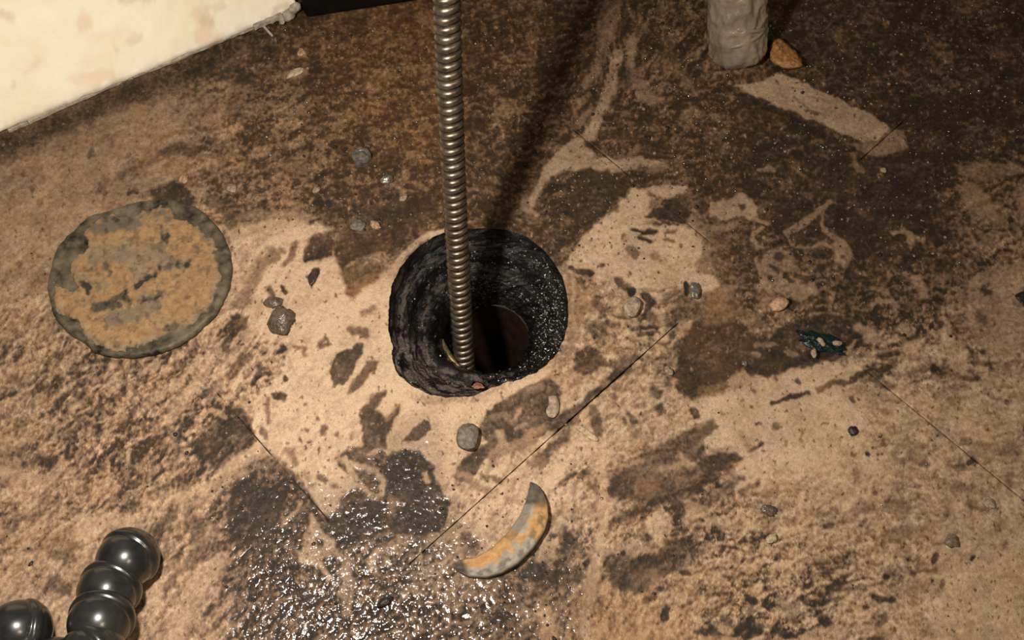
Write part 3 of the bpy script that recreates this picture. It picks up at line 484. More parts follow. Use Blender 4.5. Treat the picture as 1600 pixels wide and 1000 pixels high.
def floor_masks(px, py):
    n = px.shape[0]
    # domain warp so traced outlines break up
    wx = px + 3.5 * perlin(px / 24, py / 24, 1) + 2.4 * perlin(px / 9, py / 9, 2)
    wy = py + 3.5 * perlin(px / 24, py / 24, 3) + 2.4 * perlin(px / 9, py / 9, 4)
    W = np.zeros(n)
    acc = np.zeros((7, n))
    for (x, y, res, ru, bz, an, we) in BG:
        w = np.exp(-((wx - x) ** 2 + (wy - y) ** 2) / (2 * 46.0 ** 2)) + 1e-4 / (1 + ((wx - x) ** 2 + (wy - y) ** 2) / 4e4)
        W += w
        a = math.radians(an)
        for k, v in enumerate((res, ru, bz, math.cos(2 * a), math.sin(2 * a), we, 0)):
            acc[k] += w * v
    acc /= W
    M, RU, BZ, C2, S2, WE, DI = acc
    WE = smooth(.15, .75, WE) * .9 + WE * .1
    ang = 0.5 * np.arctan2(S2, C2)
    # streaky noise: blend of a few fixed directions
    det = np.zeros(n)
    dw = np.zeros(n)
    for k, a0 in enumerate((0, 20, 45, 80)):
        a = math.radians(a0)
        w = np.clip(np.cos(2 * (ang - a)), 0, 1) ** 4 + 1e-3
        u = (px * math.cos(a) - py * math.sin(a))
        v = (px * math.sin(a) + py * math.cos(a))
        st = 3.0 if a0 else 1.4
        det += w * (0.55 * fbm(u / (15 * st) + perlin(u / 30, v / 30, 8), v / 11 + perlin(u / 25, v / 25, 9) * .8, 3, 20 + k) + 0.55 * (ridge(u / (20 * st), v / 15 + .6 * perlin(u / 18, v / 18, 10), 3, 40 + k) - .35))
        dw += w
    det /= dw
    shaped = np.zeros(n)
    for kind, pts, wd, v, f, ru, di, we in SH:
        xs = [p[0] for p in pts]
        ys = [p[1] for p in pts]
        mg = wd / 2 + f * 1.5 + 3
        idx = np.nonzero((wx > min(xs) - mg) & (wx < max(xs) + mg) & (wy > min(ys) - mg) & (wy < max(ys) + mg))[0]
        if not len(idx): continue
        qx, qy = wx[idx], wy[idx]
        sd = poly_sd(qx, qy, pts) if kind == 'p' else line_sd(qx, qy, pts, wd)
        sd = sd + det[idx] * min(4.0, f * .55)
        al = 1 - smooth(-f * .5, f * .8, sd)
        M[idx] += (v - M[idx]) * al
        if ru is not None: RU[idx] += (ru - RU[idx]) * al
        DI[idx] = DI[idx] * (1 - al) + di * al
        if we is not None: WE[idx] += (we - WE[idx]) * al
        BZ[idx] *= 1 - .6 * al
    amp = BZ * 1.9 + .05
    M2 = M + amp * .62 * np.tanh(2.6 * det)
    M2 += (0.07 + BZ * .6) * fbm(px / 6.5, py / 6.5, 2, 60)
    M2 += .10 * fbm(px / 60, py / 60, 3, 61)
    vein = 1 - smooth(.02, .13, np.abs(perlin(px / 17 + .5 * perlin(px / 9, py / 9, 63), py / 15 + .5 * perlin(px / 9, py / 9, 64), 62)))
    M2 += BZ * 1.1 * (vein - .25) * smooth(-.5, .3, perlin(px / 50, py / 50, 65))
    # specks and pin holes
    sp = perlin(px / 5.2, py / 5.2, 70) * .6 + perlin(px / 9.5, py / 9.5, 71) * .6
    hole = smooth(.47, .62, sp) * (.10 + smooth(.4, .8, M) * .40)
    M2 -= hole
    M2 += smooth(.50, .66, -sp) * smooth(.45, .1, M) * .34
    RU = np.clip(RU + .22 * fbm(px / 42, py / 42, 2, 80) * (RU > .02), 0, 1)
    WE = np.clip(WE, 0, 1) + .38 * np.exp(-((px - 640) / 150) ** 2 - ((py - 1010) / 85) ** 2)
    return np.clip(M2, 0, 1), RU, WE, np.clip(DI, 0, 1), det

# ---------------------------------------------------------------- floor: slab and tiles
def fit_line(pts):
    q = np.array([at(*p)[:2] for p in pts])
    c = q.mean(0)
    v = np.linalg.svd(q - c)[2][0]
    return c, v
c1, v1 = fit_line([(640, 880), (850, 690), (1050, 518), (1352, 240), (1400, 200)])
c2, v2 = fit_line([(900, 200), (970, 270), (1088, 360), (1340, 570), (1600, 780)])
c3, v3 = fit_line([(309, 593), (345, 637), (400, 698), (472, 779), (530, 830)])
def cross_pt(ca, va, cb, vb):
    s = np.linalg.solve(np.stack([va, -vb], 1), cb - ca)
    return ca + va * s[0]
O12 = cross_pt(c1, v1, c2, v2)
O13 = cross_pt(c1, v1, c3, v3)
U = O13 - O12
TS = np.linalg.norm(U)
V_ = v2 * np.sign(v2 @ (np.array(at(1600, 780)[:2]) - O12)) * TS

# outline of the drain hole in photo pixels
HOLE_PX = [(752,357),(790,359),(822,370),(850,392),(872,420),(884,450),(887,485),(884,520),(872,550),(850,574),(820,590),(790,598),(768,606),(745,617),(700,621),(672,617),(645,604),(624,588),(614,566),(613,540),(608,520),(608,480),(612,450),(622,425),(640,400),(665,378),(700,362)]
HC = at(752, 486)[:2]
_hp = np.array([at(*p)[:2] for p in HOLE_PX]) - HC
_hang = np.arctan2(_hp[:, 1], _hp[:, 0])
_hrad = np.hypot(_hp[:, 0], _hp[:, 1])
_o = np.argsort(_hang)
_hang, _hrad = _hang[_o], _hrad[_o]
def hole_r(phi):
    phi = (np.asarray(phi) + np.pi) % (2 * np.pi) - np.pi
    a = np.concatenate([_hang - 2 * np.pi, _hang, _hang + 2 * np.pi])
    r = np.concatenate([_hrad] * 3)
    return np.interp(phi, a, r) + .0006 * perlin(np.cos(phi) * 9, np.sin(phi) * 9, 5) + .0003 * perlin(np.cos(phi) * 25, np.sin(phi) * 25, 6)

def gap_at(px, py, which):
    """half width of the open joint: filled with residue in places"""
    g = np.full(px.shape, .00030 if which != 'x' else .00001)
    if which == 'L1':
        g = np.where((px > 870) & (px < 1010), .00045, g)
        g = np.where((px > 1060) & (px < 1345), .00004, g)
        g = np.where((px > 1410) | (px < 640), .00004, g)
    elif which == 'L2':
        g = np.where((px > 985) & (px < 1075), .0001, g)
        g = np.where((px > 1110) & (px < 1355), .00004, g)
        g = np.where(px < 895, .00003, g)
    elif which == 'L3':
        g = np.where(px < 340, .00003, g)
        g = np.where((px > 425) & (px < 468), .00004, g)
        g = np.where((px > 345) & (px < 372), .00004, g)
        g = np.where(px > 515, .00004, g)
    return g * (1 + .5 * perlin(px / 14, py / 14, 31)) + .00002

slab = None
def build_floor():
    global slab
    # slab below the tiles, with the hole through it
    nphi = 128
    ph = np.linspace(0, 2 * np.pi, nphi, endpoint=False)
    r0 = hole_r(ph)
    Vv = []
    for z, rr in ((-.1, r0 + .004), (-.0034, r0 + .004), (-.0034, np.full(nphi, 1.6)), (-.1, np.full(nphi, 1.6))):
        Vv.append(np.stack([HC[0] + rr * np.cos(ph), HC[1] + rr * np.sin(ph), np.full(nphi, z)], 1))
    Vv = np.concatenate(Vv)
    F = []
    for a in range(4):
        b = (a + 1) % 4
        for k in range(nphi):
            k2 = (k + 1) % nphi
            F.append((a * nphi + k, a * nphi + k2, b * nphi + k2, b * nphi + k))
    slab = mesh_obj('floor', Vv, F, M_SLAB, smooth_=False)
    tag(slab, kind='structure')
    for i in range(-2, 3):
        for j in range(-2, 2):
            base = O12 + U * i + V_ * j
            # is it in view?
            gx, gy = np.meshgrid(np.linspace(0, 1, 25), np.linspace(0, 1, 25))
            wx = base[0] + U[0] * gx + V_[0] * gy
            wy = base[1] + U[1] * gx + V_[1] * gy
            qx, qy = to_px(wx, wy, 0 * wx)
            vis = ((qx > -90) & (qx < 1690) & (qy > -90) & (qy < 1090) & (wy > -.3)).mean()
            n = 370 if vis > .04 else 24
            s = np.linspace(0, 1, n + 1)
            S, T = np.meshgrid(s, s, indexing='ij')
            X = base[0] + U[0] * S + V_[0] * T
            Y = base[1] + U[1] * S + V_[1] * T
            PX, PY = to_px(X, Y, 0 * X)
            dS = np.zeros_like(S)
            dT = np.zeros_like(T)
            nl = {0: 'L2', 1: 'L3'}
            dS[0] = gap_at(PX[0], PY[0], nl.get(i, 'x')) / TS
            dS[-1] = -gap_at(PX[-1], PY[-1], nl.get(i + 1, 'x')) / TS
            dT[:, 0] = gap_at(PX[:, 0], PY[:, 0], 'L1' if j == 0 else 'x') / TS
            dT[:, -1] = -gap_at(PX[:, -1], PY[:, -1], 'L1' if j + 1 == 0 else 'x') / TS
            S2, T2 = S + dS, T + dT
            X = base[0] + U[0] * S2 + V_[0] * T2
            Y = base[1] + U[1] * S2 + V_[1] * T2
            has_hole = (i == 0 and j == -1)
            keep = np.ones((n, n), bool)
            if has_hole:
                rx, ry = X - HC[0], Y - HC[1]
                rad = np.hypot(rx, ry)
                phi = np.arctan2(ry, rx)
                R = hole_r(phi)
                cell = TS / n
                sd = rad - R
                snap = np.abs(sd) < cell * .72
                k = np.where(snap, R / np.maximum(rad, 1e-9), 1)
                X = HC[0] + rx * k
                Y = HC[1] + ry * k
                inside = (sd < -cell * .72)
                keep = ~(inside[:-1, :-1] | inside[1:, :-1] | inside[:-1, 1:] | inside[1:, 1:])
                allsnap = (snap[:-1, :-1] & snap[1:, :-1] & snap[:-1, 1:] & snap[1:, 1:])
                keep &= ~allsnap
            x, y = X.ravel(), Y.ravel()
            px, py = to_px(x, y, 0 * x)
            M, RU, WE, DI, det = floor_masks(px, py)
            z = .00035 * M + .00024 * det + .00010 * fbm(px / 6, py / 6, 2, 90)
            z -= .0003 * DI
            z += WE * .00022 * fbm(px / 9, py / 9, 2, 95)
            Z = z.reshape(X.shape)
            Z[0] -= np.minimum(.0004, dS[0] * TS); Z[-1] -= np.minimum(.0004, -dS[-1] * TS)
            Z[:, 0] -= np.minimum(.0004, dT[:, 0] * TS); Z[:, -1] -= np.minimum(.0004, -dT[:, -1] * TS)
            V = np.stack([x, y, Z.ravel()], 1)
            idx = np.arange((n + 1) ** 2).reshape(n + 1, n + 1)
            F = np.stack([idx[:-1, :-1], idx[1:, :-1], idx[1:, 1:], idx[:-1, 1:]], -1)
            # parametrisation handedness
            if U[0] * V_[1] - U[1] * V_[0] < 0:
                F = F[..., ::-1]
            F = F[keep].reshape(-1, 4)
            # skirt
            ring = np.concatenate([idx[:-1, 0], idx[-1, :-1], idx[:0:-1, -1], idx[0, :0:-1]])
            nb = len(V)
            top = V[ring].copy()
            low = V[ring].copy()
            low[:, 2] = -.0033
            V = np.concatenate([V, top, low])
            a = nb + np.arange(len(ring))
            b = np.roll(a, -1)
            la = a + len(ring)
            lb = np.roll(la, -1)
            SK = np.stack([a, b, lb, la], 1)
            F = np.concatenate([F, SK])
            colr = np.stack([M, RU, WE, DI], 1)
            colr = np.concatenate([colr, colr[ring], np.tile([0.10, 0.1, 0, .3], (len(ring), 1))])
            if has_hole:
                used = np.zeros(len(V), bool)
                used[F.ravel()] = True
                remap = np.cumsum(used) - 1
                V = V[used]
                colr = colr[used]
                F = remap[F]
            o = mesh_obj('tile', V, F, M_FLOOR, parent=slab, colour=colr)
build_floor()

# ---------------------------------------------------------------- drain hole
def build_drain():
    root = empty('floor_drain', (HC[0], HC[1], -.08), 'open round drain hole with wet black stepped cast iron wall, cable going down into it', 'drain')
    nphi, ns = 288, 110
    ph = np.linspace(0, 2 * np.pi, nphi, endpoint=False)
    s = np.linspace(0, 1, ns)
    PHI, Sg = np.meshgrid(ph, s)
    # bore centre sits slightly to one side of the mouth
    bore = at(765, 527, -.036)[:2] - HC
    RB = .0265
    prof_s = [0, .05, .14, .20, .32, .40, .50, .56, .66, .74, .88, 1.0]
    prof_r = [1.02, .985, .94, .88, .72, .66, .60, .52, .34, .26, .10, 0.0]
    prof_z = [-.0003, -.0030, -.0105, -.0120, -.0105, -.0120, -.0190, -.0205, -.0190, -.0205, -.0300, -.040]
    k = np.interp(Sg, prof_s, prof_r)
    z = np.interp(Sg, prof_s, prof_z)
    # the right side falls away steeper, the lower left keeps a broad shelf
    side = smooth(-.2, .9, np.cos(PHI - math.radians(5)))
    shelf = smooth(.55, .97, np.cos(PHI - math.radians(232)))
    kk = np.linspace(1.02, 0, ns)[:, None]
    k = k * (1 - side * .65) + kk * side * .65
    zz = -.0345 * smooth(-.05, 1.15, Sg) - .003 * smooth(0, .08, Sg)
    z = z * (1 - side * .8) + zz * side * .8
    z = z * (1 - shelf) + shelf * (-.003 - .008 * smooth(.05, .62, Sg) - .026 * smooth(.62, 1.0, Sg))
    R0 = hole_r(PHI)
    n1 = fbm(np.cos(PHI) * 6 + Sg * 7, np.sin(PHI) * 6 - Sg * 5, 4, 120)
    n2 = ridge(PHI * 3.0, Sg * 16 + np.cos(PHI) * 1.5, 3, 130)
    fade = smooth(0, .06, Sg)
    rmouth = R0
    x = (1 - k) * (bore[0] + RB * np.cos(PHI)) + k * rmouth * np.cos(PHI)
    y = (1 - k) * (bore[1] + RB * np.sin(PHI)) + k * rmouth * np.sin(PHI)
    d = fade * (.0011 * n1 + .0006 * (n2 - .3))
    x -= d * np.cos(PHI)
    y -= d * np.sin(PHI)
    z = z + fade * .0008 * n1
    V = np.stack([x + HC[0], y + HC[1], z], -1).reshape(-1, 3)
    idx = np.arange(ns * nphi).reshape(ns, nphi)
    nx = np.roll(idx, -1, 1)
    F = np.stack([idx[:-1], idx[1:], nx[1:], nx[:-1]], -1).reshape(-1, 4)
    tread = (np.exp(-((Sg - .25) / .045) ** 2) + .9 * np.exp(-((Sg - .60) / .035) ** 2) + .5 * np.exp(-((Sg - .08) / .03) ** 2)) * (1 - side * .9)
    tread += shelf * smooth(.04, .12, Sg) * smooth(.62, .5, Sg) * .9
    tread *= smooth(-.35, .35, fbm(PHI * 5, Sg * 18, 3, 125))
    tread = np.clip(tread, 0, 1) * .9
    hc = np.stack([tread, side * smooth(.02, .1, Sg), 0 * side, 0 * side + 1], -1).reshape(-1, 4)
    under(mesh_obj('hub_wall', V, F, M_HUB, colour=hc), root)
    # wet grains stuck to the wall, mostly on the right
    Vg = np.stack([x + HC[0], y + HC[1], z], -1)
    rs = np.random.RandomState(3)
    bmm = bmesh.new()
    bmesh.ops.create_icosphere(bmm, subdivisions=1, radius=1)
    base = np.array([v.co[:] for v in bmm.verts]); faces = np.array([[v.index for v in f.verts] for f in bmm.faces])
    bmm.free()
    VV, FF, cnt = [], [], 0
    for q in range(520):
        if q < 430:
            pa = rs.normal(math.radians(8), .55); ss = rs.uniform(.08, .8)
        else:
            pa = rs.uniform(0, 6.28); ss = rs.uniform(.1, .85)
        i0 = int(ss * (ns - 1)); k0 = int((pa % (2 * math.pi)) / (2 * math.pi) * nphi) % nphi
        c = Vg[i0, k0]
        rg = rs.uniform(.0003, .00085)
        VV.append(base * rg * rs.uniform(.7, 1.3, 3) + c)
        FF.append(faces + cnt * len(base)); cnt += 1
    o = under(mesh_obj('wet_grain', np.concatenate(VV), np.concatenate(FF), M_GLINT), root)
    o['kind'] = 'stuff'
    # bore going down
    nz = 24
    zs = np.linspace(-.0398, -.20, nz)
    P2, Z2 = np.meshgrid(ph[::3], zs)
    rr = RB * .995 + .0006 * fbm(P2 * 2, Z2 * 120, 2, 140)
    V = np.stack([HC[0] + bore[0] + rr * np.cos(P2) + (Z2 + .04) * .05, HC[1] + bore[1] + rr * np.sin(P2), Z2], -1).reshape(-1, 3)
    m = len(ph[::3])
    idx = np.arange(nz * m).reshape(nz, m)
    nx = np.roll(idx, -1, 1)
    F = [tuple(q) for q in np.stack([idx[:-1], idx[1:], nx[1:], nx[:-1]], -1).reshape(-1, 4)]
    F.append(tuple(idx[-1][::-1]))
    under(mesh_obj('bore_pipe', V, F, M_BORE), root)
    # exposed bright sliver of the old ring seat, lower left of the bore
    V, F = [], []
    A = np.radians(np.linspace(188, 232, 26))
    for i, a in enumerate(A):
        w = .0021 * math.sin(math.pi * (i + .6) / (len(A) + .2)) + .0002
        for t in range(8):
            b = 2 * math.pi * t / 8
            r = RB + .0045 + w * math.cos(b)
            V.append((HC[0] + bore[0] + r * math.cos(a), HC[1] + bore[1] + r * math.sin(a), -.0300 + w * .9 * math.sin(b)))
    for i in range(len(A) - 1):
        for t in range(8):
            t2 = (t + 1) % 8
            F.append((i * 8 + t, i * 8 + t2, (i + 1) * 8 + t2, (i + 1) * 8 + t))
    F.append(tuple(range(8))[::-1])
    F.append(tuple((len(A) - 1) * 8 + t for t in range(8)))
    o = under(mesh_obj('ring_seat', V, F, M_LEAD), root)
    o['label'] = 'dull brass coloured crescent at the lip of the bore'
build_drain()

# ---------------------------------------------------------------- drain cleaning cable
def build_cable():
    A = Vector(at(729, 580, -.045))
    dia = 33 * depth(A) / FPX
    Dt = dia * FPX / 46
    dd = ROT @ np.array([(703 - 800) / FPX, 540 / FPX, -1.0])
    B = Vector(np.array([0, 0, CAMH]) + dd * Dt)
    ax = (B - A).normalized()
    A2 = A - ax * .05
    B2 = B + ax * .10
    L = (B2 - A2).length
    s1 = ax.orthogonal().normalized()
    s2 = ax.cross(s1)
    root = empty('drain_cable', A2, 'coiled steel drain cleaning cable rising from the open drain hole', 'cable')
    pitch = .0052
    wr = .0023
    R = dia / 2 - wr * .95
    turns = int(L / pitch)
    seg, cs = 26, 9
    n = turns * seg
    t = np.arange(n + 1) / seg
    a = 2 * np.pi * t
    bow = .004 * np.sin(np.pi * t / turns)
    S1, S2, AX = map(np.array, (s1, s2, ax))
    A0 = np.array(A2)
    rad = np.cos(a)[:, None] * S1 + np.sin(a)[:, None] * S2
    cen = A0 + AX * (pitch * t)[:, None] + rad * R + S2 * bow[:, None]
    tan = (-np.sin(a)[:, None] * S1 + np.cos(a)[:, None] * S2) * (2 * np.pi * R) + AX * pitch
    tan /= np.linalg.norm(tan, axis=1)[:, None]
    bi = np.cross(tan, rad)
    b = 2 * np.pi * np.arange(cs) / cs
    V = cen[:, None, :] + wr * (np.cos(b)[None, :, None] * rad[:, None, :] + np.sin(b)[None, :, None] * bi[:, None, :])
    V = V.reshape(-1, 3)
    idx = np.arange((n + 1) * cs).reshape(n + 1, cs)
    nx = np.roll(idx, -1, 1)
    F = np.stack([idx[:-1], nx[:-1], nx[1:], idx[1:]], -1).reshape(-1, 4)
    under(mesh_obj('coil', V, F, M_STEEL), root)
    # inner core
    V, F = [], []
    m = 30
    for i in range(m + 1):
        q = A0 + AX * L * i / m + S2 * .004 * math.sin(math.pi * i / m)
        for k in range(14):
            c = 2 * math.pi * k / 14
            V.append(q + (R - .0004) * (math.cos(c) * S1 + math.sin(c) * S2))
    for i in range(m):
        for k in range(14):
            k2 = (k + 1) % 14
            F.append((i * 14 + k, i * 14 + k2, (i + 1) * 14 + k2, (i + 1) * 14 + k))
    F.append(tuple(range(14))[::-1])
    F.append(tuple(m * 14 + k for k in range(14)))
    under(mesh_obj('core', V, F, M_CORE), root)
build_cable()

# ---------------------------------------------------------------- rusty cover disc
def crust_mat():
    m = NT('rust_crust')
    a = m.n('ShaderNodeVertexColor', layer_name='masks')
    sep = m.n('ShaderNodeSeparateColor')
    m.l(a.outputs['Color'], sep.inputs[0])
    n1 = m.noise(220, 4, .6)
    n2 = m.noise(900, 2)
    orange = m.ramp(n1, [(.3, (.26, .145, .062)), (.7, (.44, .275, .125))])
    c = m.mix(sep.outputs[0], orange, m.mix(n1, (.15, .125, .085), (.27, .215, .145)))
    c = m.mix(m.math('MULTIPLY', sep.outputs[1], 1.35, clamp=True), c, (.034, .026, .018))
    m.l(c, m.b.inputs['Base Color'])
    m.b.inputs['Roughness'].default_value = .75
    m.bump(m.math('ADD', n1, n2), .5, .0008)
    return m.m
M_CRUST = crust_mat()
M_DISC = rough_mat('grey_corroded_iron', (.006, .005, .0035), (.20, .162, .102), 120, .6, .1, .0016)

DISC = [(83,415),(93,389),(119,362),(139,343),(179,331),(225,318),(271,316),(304,326),(337,352),(357,385),(362,418),(358,455),(344,484),(317,514),(284,540),(238,556),(198,560),(159,556),(132,537),(103,517),(86,494),(80,468),(78,441)]
def build_disc():
    zt = .005
    outl = np.array([at(x, y, .001)[:2] for x, y in DISC])
    c = outl.mean(0)
    dv = outl - c
    an = np.arctan2(dv[:, 1], dv[:, 0])
    ra = np.hypot(dv[:, 0], dv[:, 1])
    o = np.argsort(an)
    an, ra = an[o], ra[o]
    def rf(phi):
        phi = (phi + np.pi) % (2 * np.pi) - np.pi
        return np.interp(phi, np.concatenate([an - 2 * np.pi, an, an + 2 * np.pi]), np.concatenate([ra] * 3)) + .0007 * fbm(np.cos(phi) * 7, np.sin(phi) * 7, 3, 150)
    root = empty('cover_disc', (c[0], c[1], 0), 'round rusty iron cover disc lying flat on the floor left of the drain hole', 'cover')
    nphi = 240
    ph = np.linspace(0, 2 * np.pi, nphi, endpoint=False)
    prof = [(0, .9, -1), (.0006, 1.0, 0), (.0030, 1.0, 0), (.0046, .985, 0), (.0050, .96, 0)] + [(.0050 - .0008 * smooth(.96, .86, np.array(k)).item(), k, 0) for k in np.linspace(.94, .02, 40)]
    V = []
    for z, k, _ in prof:
        R = rf(ph) * k
        x, y = c[0] + R * np.cos(ph), c[1] + R * np.sin(ph)
        zz = np.full(nphi, z)
        if z > .004:
            zz = zz + .0004 * fbm(x * 160, y * 160, 3, 160)
        V.append(np.stack([x, y, zz], 1))
    V = np.concatenate(V)
    m = len(prof)
    idx = np.arange(m * nphi).reshape(m, nphi)
    nx = np.roll(idx, -1, 1)
    F = [tuple(q) for q in np.stack([idx[:-1], nx[:-1], nx[1:], idx[1:]], -1).reshape(-1, 4)]
    F.append(tuple(idx[-1]))
    F.append(tuple(idx[0][::-1]))
    under(mesh_obj('disc_plate', V, F, M_DISC), root)
    # crust: grid cut to a ragged outline, thin layer on top
    crust = [(140,352),(176,336),(205,343),(236,328),(262,324),(280,345),(300,352),(322,366),(334,385),(340,412),(342,436),(336,462),(320,488),(296,505),(262,518),(236,532),(205,543),(170,545),(140,530),(126,512),(120,500),(88,488),(84,470),(86,446),(104,452),(126,455),(118,440),(112,420),(118,402),(140,388),(132,370)]
    n = 200
    p0 = outl.min(0)
    p1 = outl.max(0)
    X, Y = np.meshgrid(np.linspace(p0[0], p1[0], n), np.linspace(p0[1], p1[1], n), indexing='ij')
    px, py = to_px(X.ravel(), Y.ravel(), np.full(X.size, zt))
    sd = poly_sd(px + 4 * perlin(px / 12, py / 12, 170), py + 4 * perlin(px / 12, py / 12, 171), crust) + 4 * fbm(px / 11, py / 11, 3, 172) - 3
    rr = np.hypot(X - c[0], Y - c[1]).ravel() / rf(np.arctan2(Y - c[1], X - c[0])).ravel()
    ins = (sd < 0) & (rr < .965)
    grey = np.zeros(px.size)
    dark = np.zeros(px.size)
    for pts, w, g, d in [([(150,400),(190,395),(230,400),(260,410)],30,.55,0),([(200,380),(215,420)],26,.4,0),([(170,500),(210,490),(240,480)],20,.6,.1),([(150,360),(185,350),(210,350)],18,.8,.25),([(120,430),(160,445)],20,.4,0),
                         ([(255,370),(262,378)],8,.5,.6),([(165,415),(172,425)],8,.5,.5),([(250,418),(270,415),(296,414)],6,.6,.5),([(292,415)],11,.6,.8),([(212,448),(230,436),(244,430)],5,.5,.85),([(150,482),(170,478),(190,462),(200,470)],11,.7,.6),([(220,472),(240,466),(252,458)],8,.7,.5),
                         ([(134,446),(140,452)],10,.6,.8),([(265,385)],6,.5,.3),([(305,388),(312,392)],5,.3,.4),([(240,385),(252,388)],10,.4,.3),([(178,345),(190,352),(205,350)],8,.9,.4),([(255,330),(262,345)],5,.8,.2),([(216,500)],7,.4,.4),([(262,515),(275,508)],8,.6,.5),([(180,470),(188,478)],8,.6,.6)]:
        qx = px + 3 * perlin(px / 9, py / 9, 175)
        qy = py + 3 * perlin(px / 9, py / 9, 176)
        a = 1 - smooth(-3, 5, line_sd(qx, qy, pts, w) + 4 * fbm(px / 10, py / 10, 2, 177))
        grey = grey + (np.maximum(grey, g) - grey) * a
        dark = np.maximum(dark, d * a)
    edge = smooth(-9, 0, sd)
    grey = np.maximum(grey, edge * .8)
    grey = np.clip(grey + .35 * fbm(px / 30, py / 30, 3, 178) * (grey < .8), 0, 1)
    speck = smooth(.5, .62, perlin(px / 6, py / 6, 179))
    dark = np.clip(np.maximum(dark, speck * .25) + .30 * smooth(.2, .7, fbm(px / 16, py / 16, 3, 181)), 0, 1)
    z = zt + .0004 + .0005 * smooth(0, -8, sd) + .0003 * fbm(px / 12, py / 12, 3, 180) - .0005 * dark
    idx = np.arange(n * n).reshape(n, n)
    I = ins.reshape(n, n)
    keep = I[:-1, :-1] & I[1:, :-1] & I[1:, 1:] & I[:-1, 1:]
    F = np.stack([idx[:-1, :-1], idx[1:, :-1], idx[1:, 1:], idx[:-1, 1:]], -1)[keep].reshape(-1, 4)
    used = np.zeros(n * n, bool)
    used[F.ravel()] = True
    # border vertices drop onto the plate
    cnt = np.bincount(F.ravel(), minlength=n * n)
    z = np.where(cnt < 4, zt - .0012, z)
    V = np.stack([X.ravel(), Y.ravel(), z], 1)[used]
    remap = np.cumsum(used) - 1
    colr = np.stack([grey, dark, 0 * grey, 0 * grey + 1], 1)[used]
    o_ = under(mesh_obj('rust_crust', V, remap[F], M_CRUST, colour=colr), root)
    o_['label'] = 'orange brown rust crust with dark pits'
build_disc()

# ---------------------------------------------------------------- crescent flake
def build_crescent():
    outer = [(829,753),(840,757),(848,767),(855,784),(857,808),(851,828),(833,855),(809,879),(785,893),(760,901),(732,900),(709,888)]
    inner = [(828,755),(826,764),(822,782),(811,808),(793,832),(769,856),(743,871),(724,874),(714,877),(711,881),(710,884),(709,886)]
    def res(P, n):
        P = np.array(P, float)
        s = np.concatenate([[0], np.cumsum(np.hypot(*np.diff(P, axis=0).T))])
        t = np.linspace(0, s[-1], n)
        return np.stack([np.interp(t, s, P[:, 0]), np.interp(t, s, P[:, 1])], 1)
    n = 70
    Oo, Ii = res(outer, n), res(inner, n)
    m = 18
    V, C = [], []
    for i in range(n):
        u = i / (n - 1)
        lift = .0055 * math.sin(math.pi * min(1, max(0, u))) ** .6 + .0006
        row = []
        for j in range(m):
            v = j / (m - 1)
            p = Ii[i] * (1 - v) + Oo[i] * v
            z = .0012 + lift * (v ** 1.3)
            w = at(p[0], p[1], z)
            nz = .0005 * fbm(np.array(p[0] / 9), np.array(p[1] / 9), 3, 190).item()
            row.append((w[0], w[1], z + nz))
            tip = max(smooth(.24, .14, np.array(u)).item() , smooth(.86, .92, np.array(u)).item())
            rim = max(smooth(.90, .98, np.array(v)).item(), smooth(.05, .0, np.array(v)).item() * .6)
            nn = fbm(np.array(p[0] / 14), np.array(p[1] / 14), 3, 191).item()
            if u < .42:
                g = smooth(.50, .40, np.array(v + .15 * nn)).item() * .9
            else:
                g = smooth(.42, .58, np.array(v + .2 * nn)).item()
            d = max(tip * .95 + .15 * nn, rim * .7, .6 * smooth(.55, .7, np.array(v)).item() * smooth(.0, .3, np.array(nn + .1)).item())
            if u < .5 and v < .3: d = max(d, .45)
            C.append((g, min(1, max(0, d)), 0, 1))
        # outer face down, underside back
        V += row
        for k, f in ((0, .0), ):
            w = row[-1]
            V.append((w[0] + .0003, w[1] - .0002, .0001)); C.append((1, .9, 0, 1))
            w = row[0]
            V.append((w[0], w[1], .0001)); C.append((1, .9, 0, 1))
    q = m + 2
    F = []
    for i in range(n - 1):
        for j in range(q):
            j2 = (j + 1) % q
            F.append((i * q + j, i * q + j2, (i + 1) * q + j2, (i + 1) * q + j))
    F.append(tuple(range(q))[::-1])
    F.append(tuple((n - 1) * q + j for j in range(q)))
    m2 = crescent_mat()
    o = mesh_obj('crescent_flake', V, F, m2, colour=np.array(C))
    bm = bmesh.new(); bm.from_mesh(o.data); bmesh.ops.recalc_face_normals(bm, faces=bm.faces); bm.to_mesh(o.data); bm.free()
    tag(centre_origin(o), 'curved crescent of rusty iron, orange and grey, lying below the drain hole', 'metal flake')
def crescent_mat():
    m = NT('crescent_rust')
    a = m.n('ShaderNodeVertexColor', layer_name='masks')
    sep = m.n('ShaderNodeSeparateColor')
    m.l(a.outputs['Color'], sep.inputs[0])
    n1 = m.noise(300, 4, .6)
    orange = m.ramp(n1, [(.3, (.42, .205, .065)), (.7, (.62, .37, .14))])
    c = m.mix(sep.outputs[0], orange, m.mix(n1, (.22, .19, .15), (.52, .46, .37)))
    c = m.mix(sep.outputs[1], c, (.06, .048, .032))
    m.l(c, m.b.inputs['Base Color'])
    m.b.inputs['Roughness'].default_value = .6
    m.bump(n1, .5, .0008)
    return m.m
build_crescent()

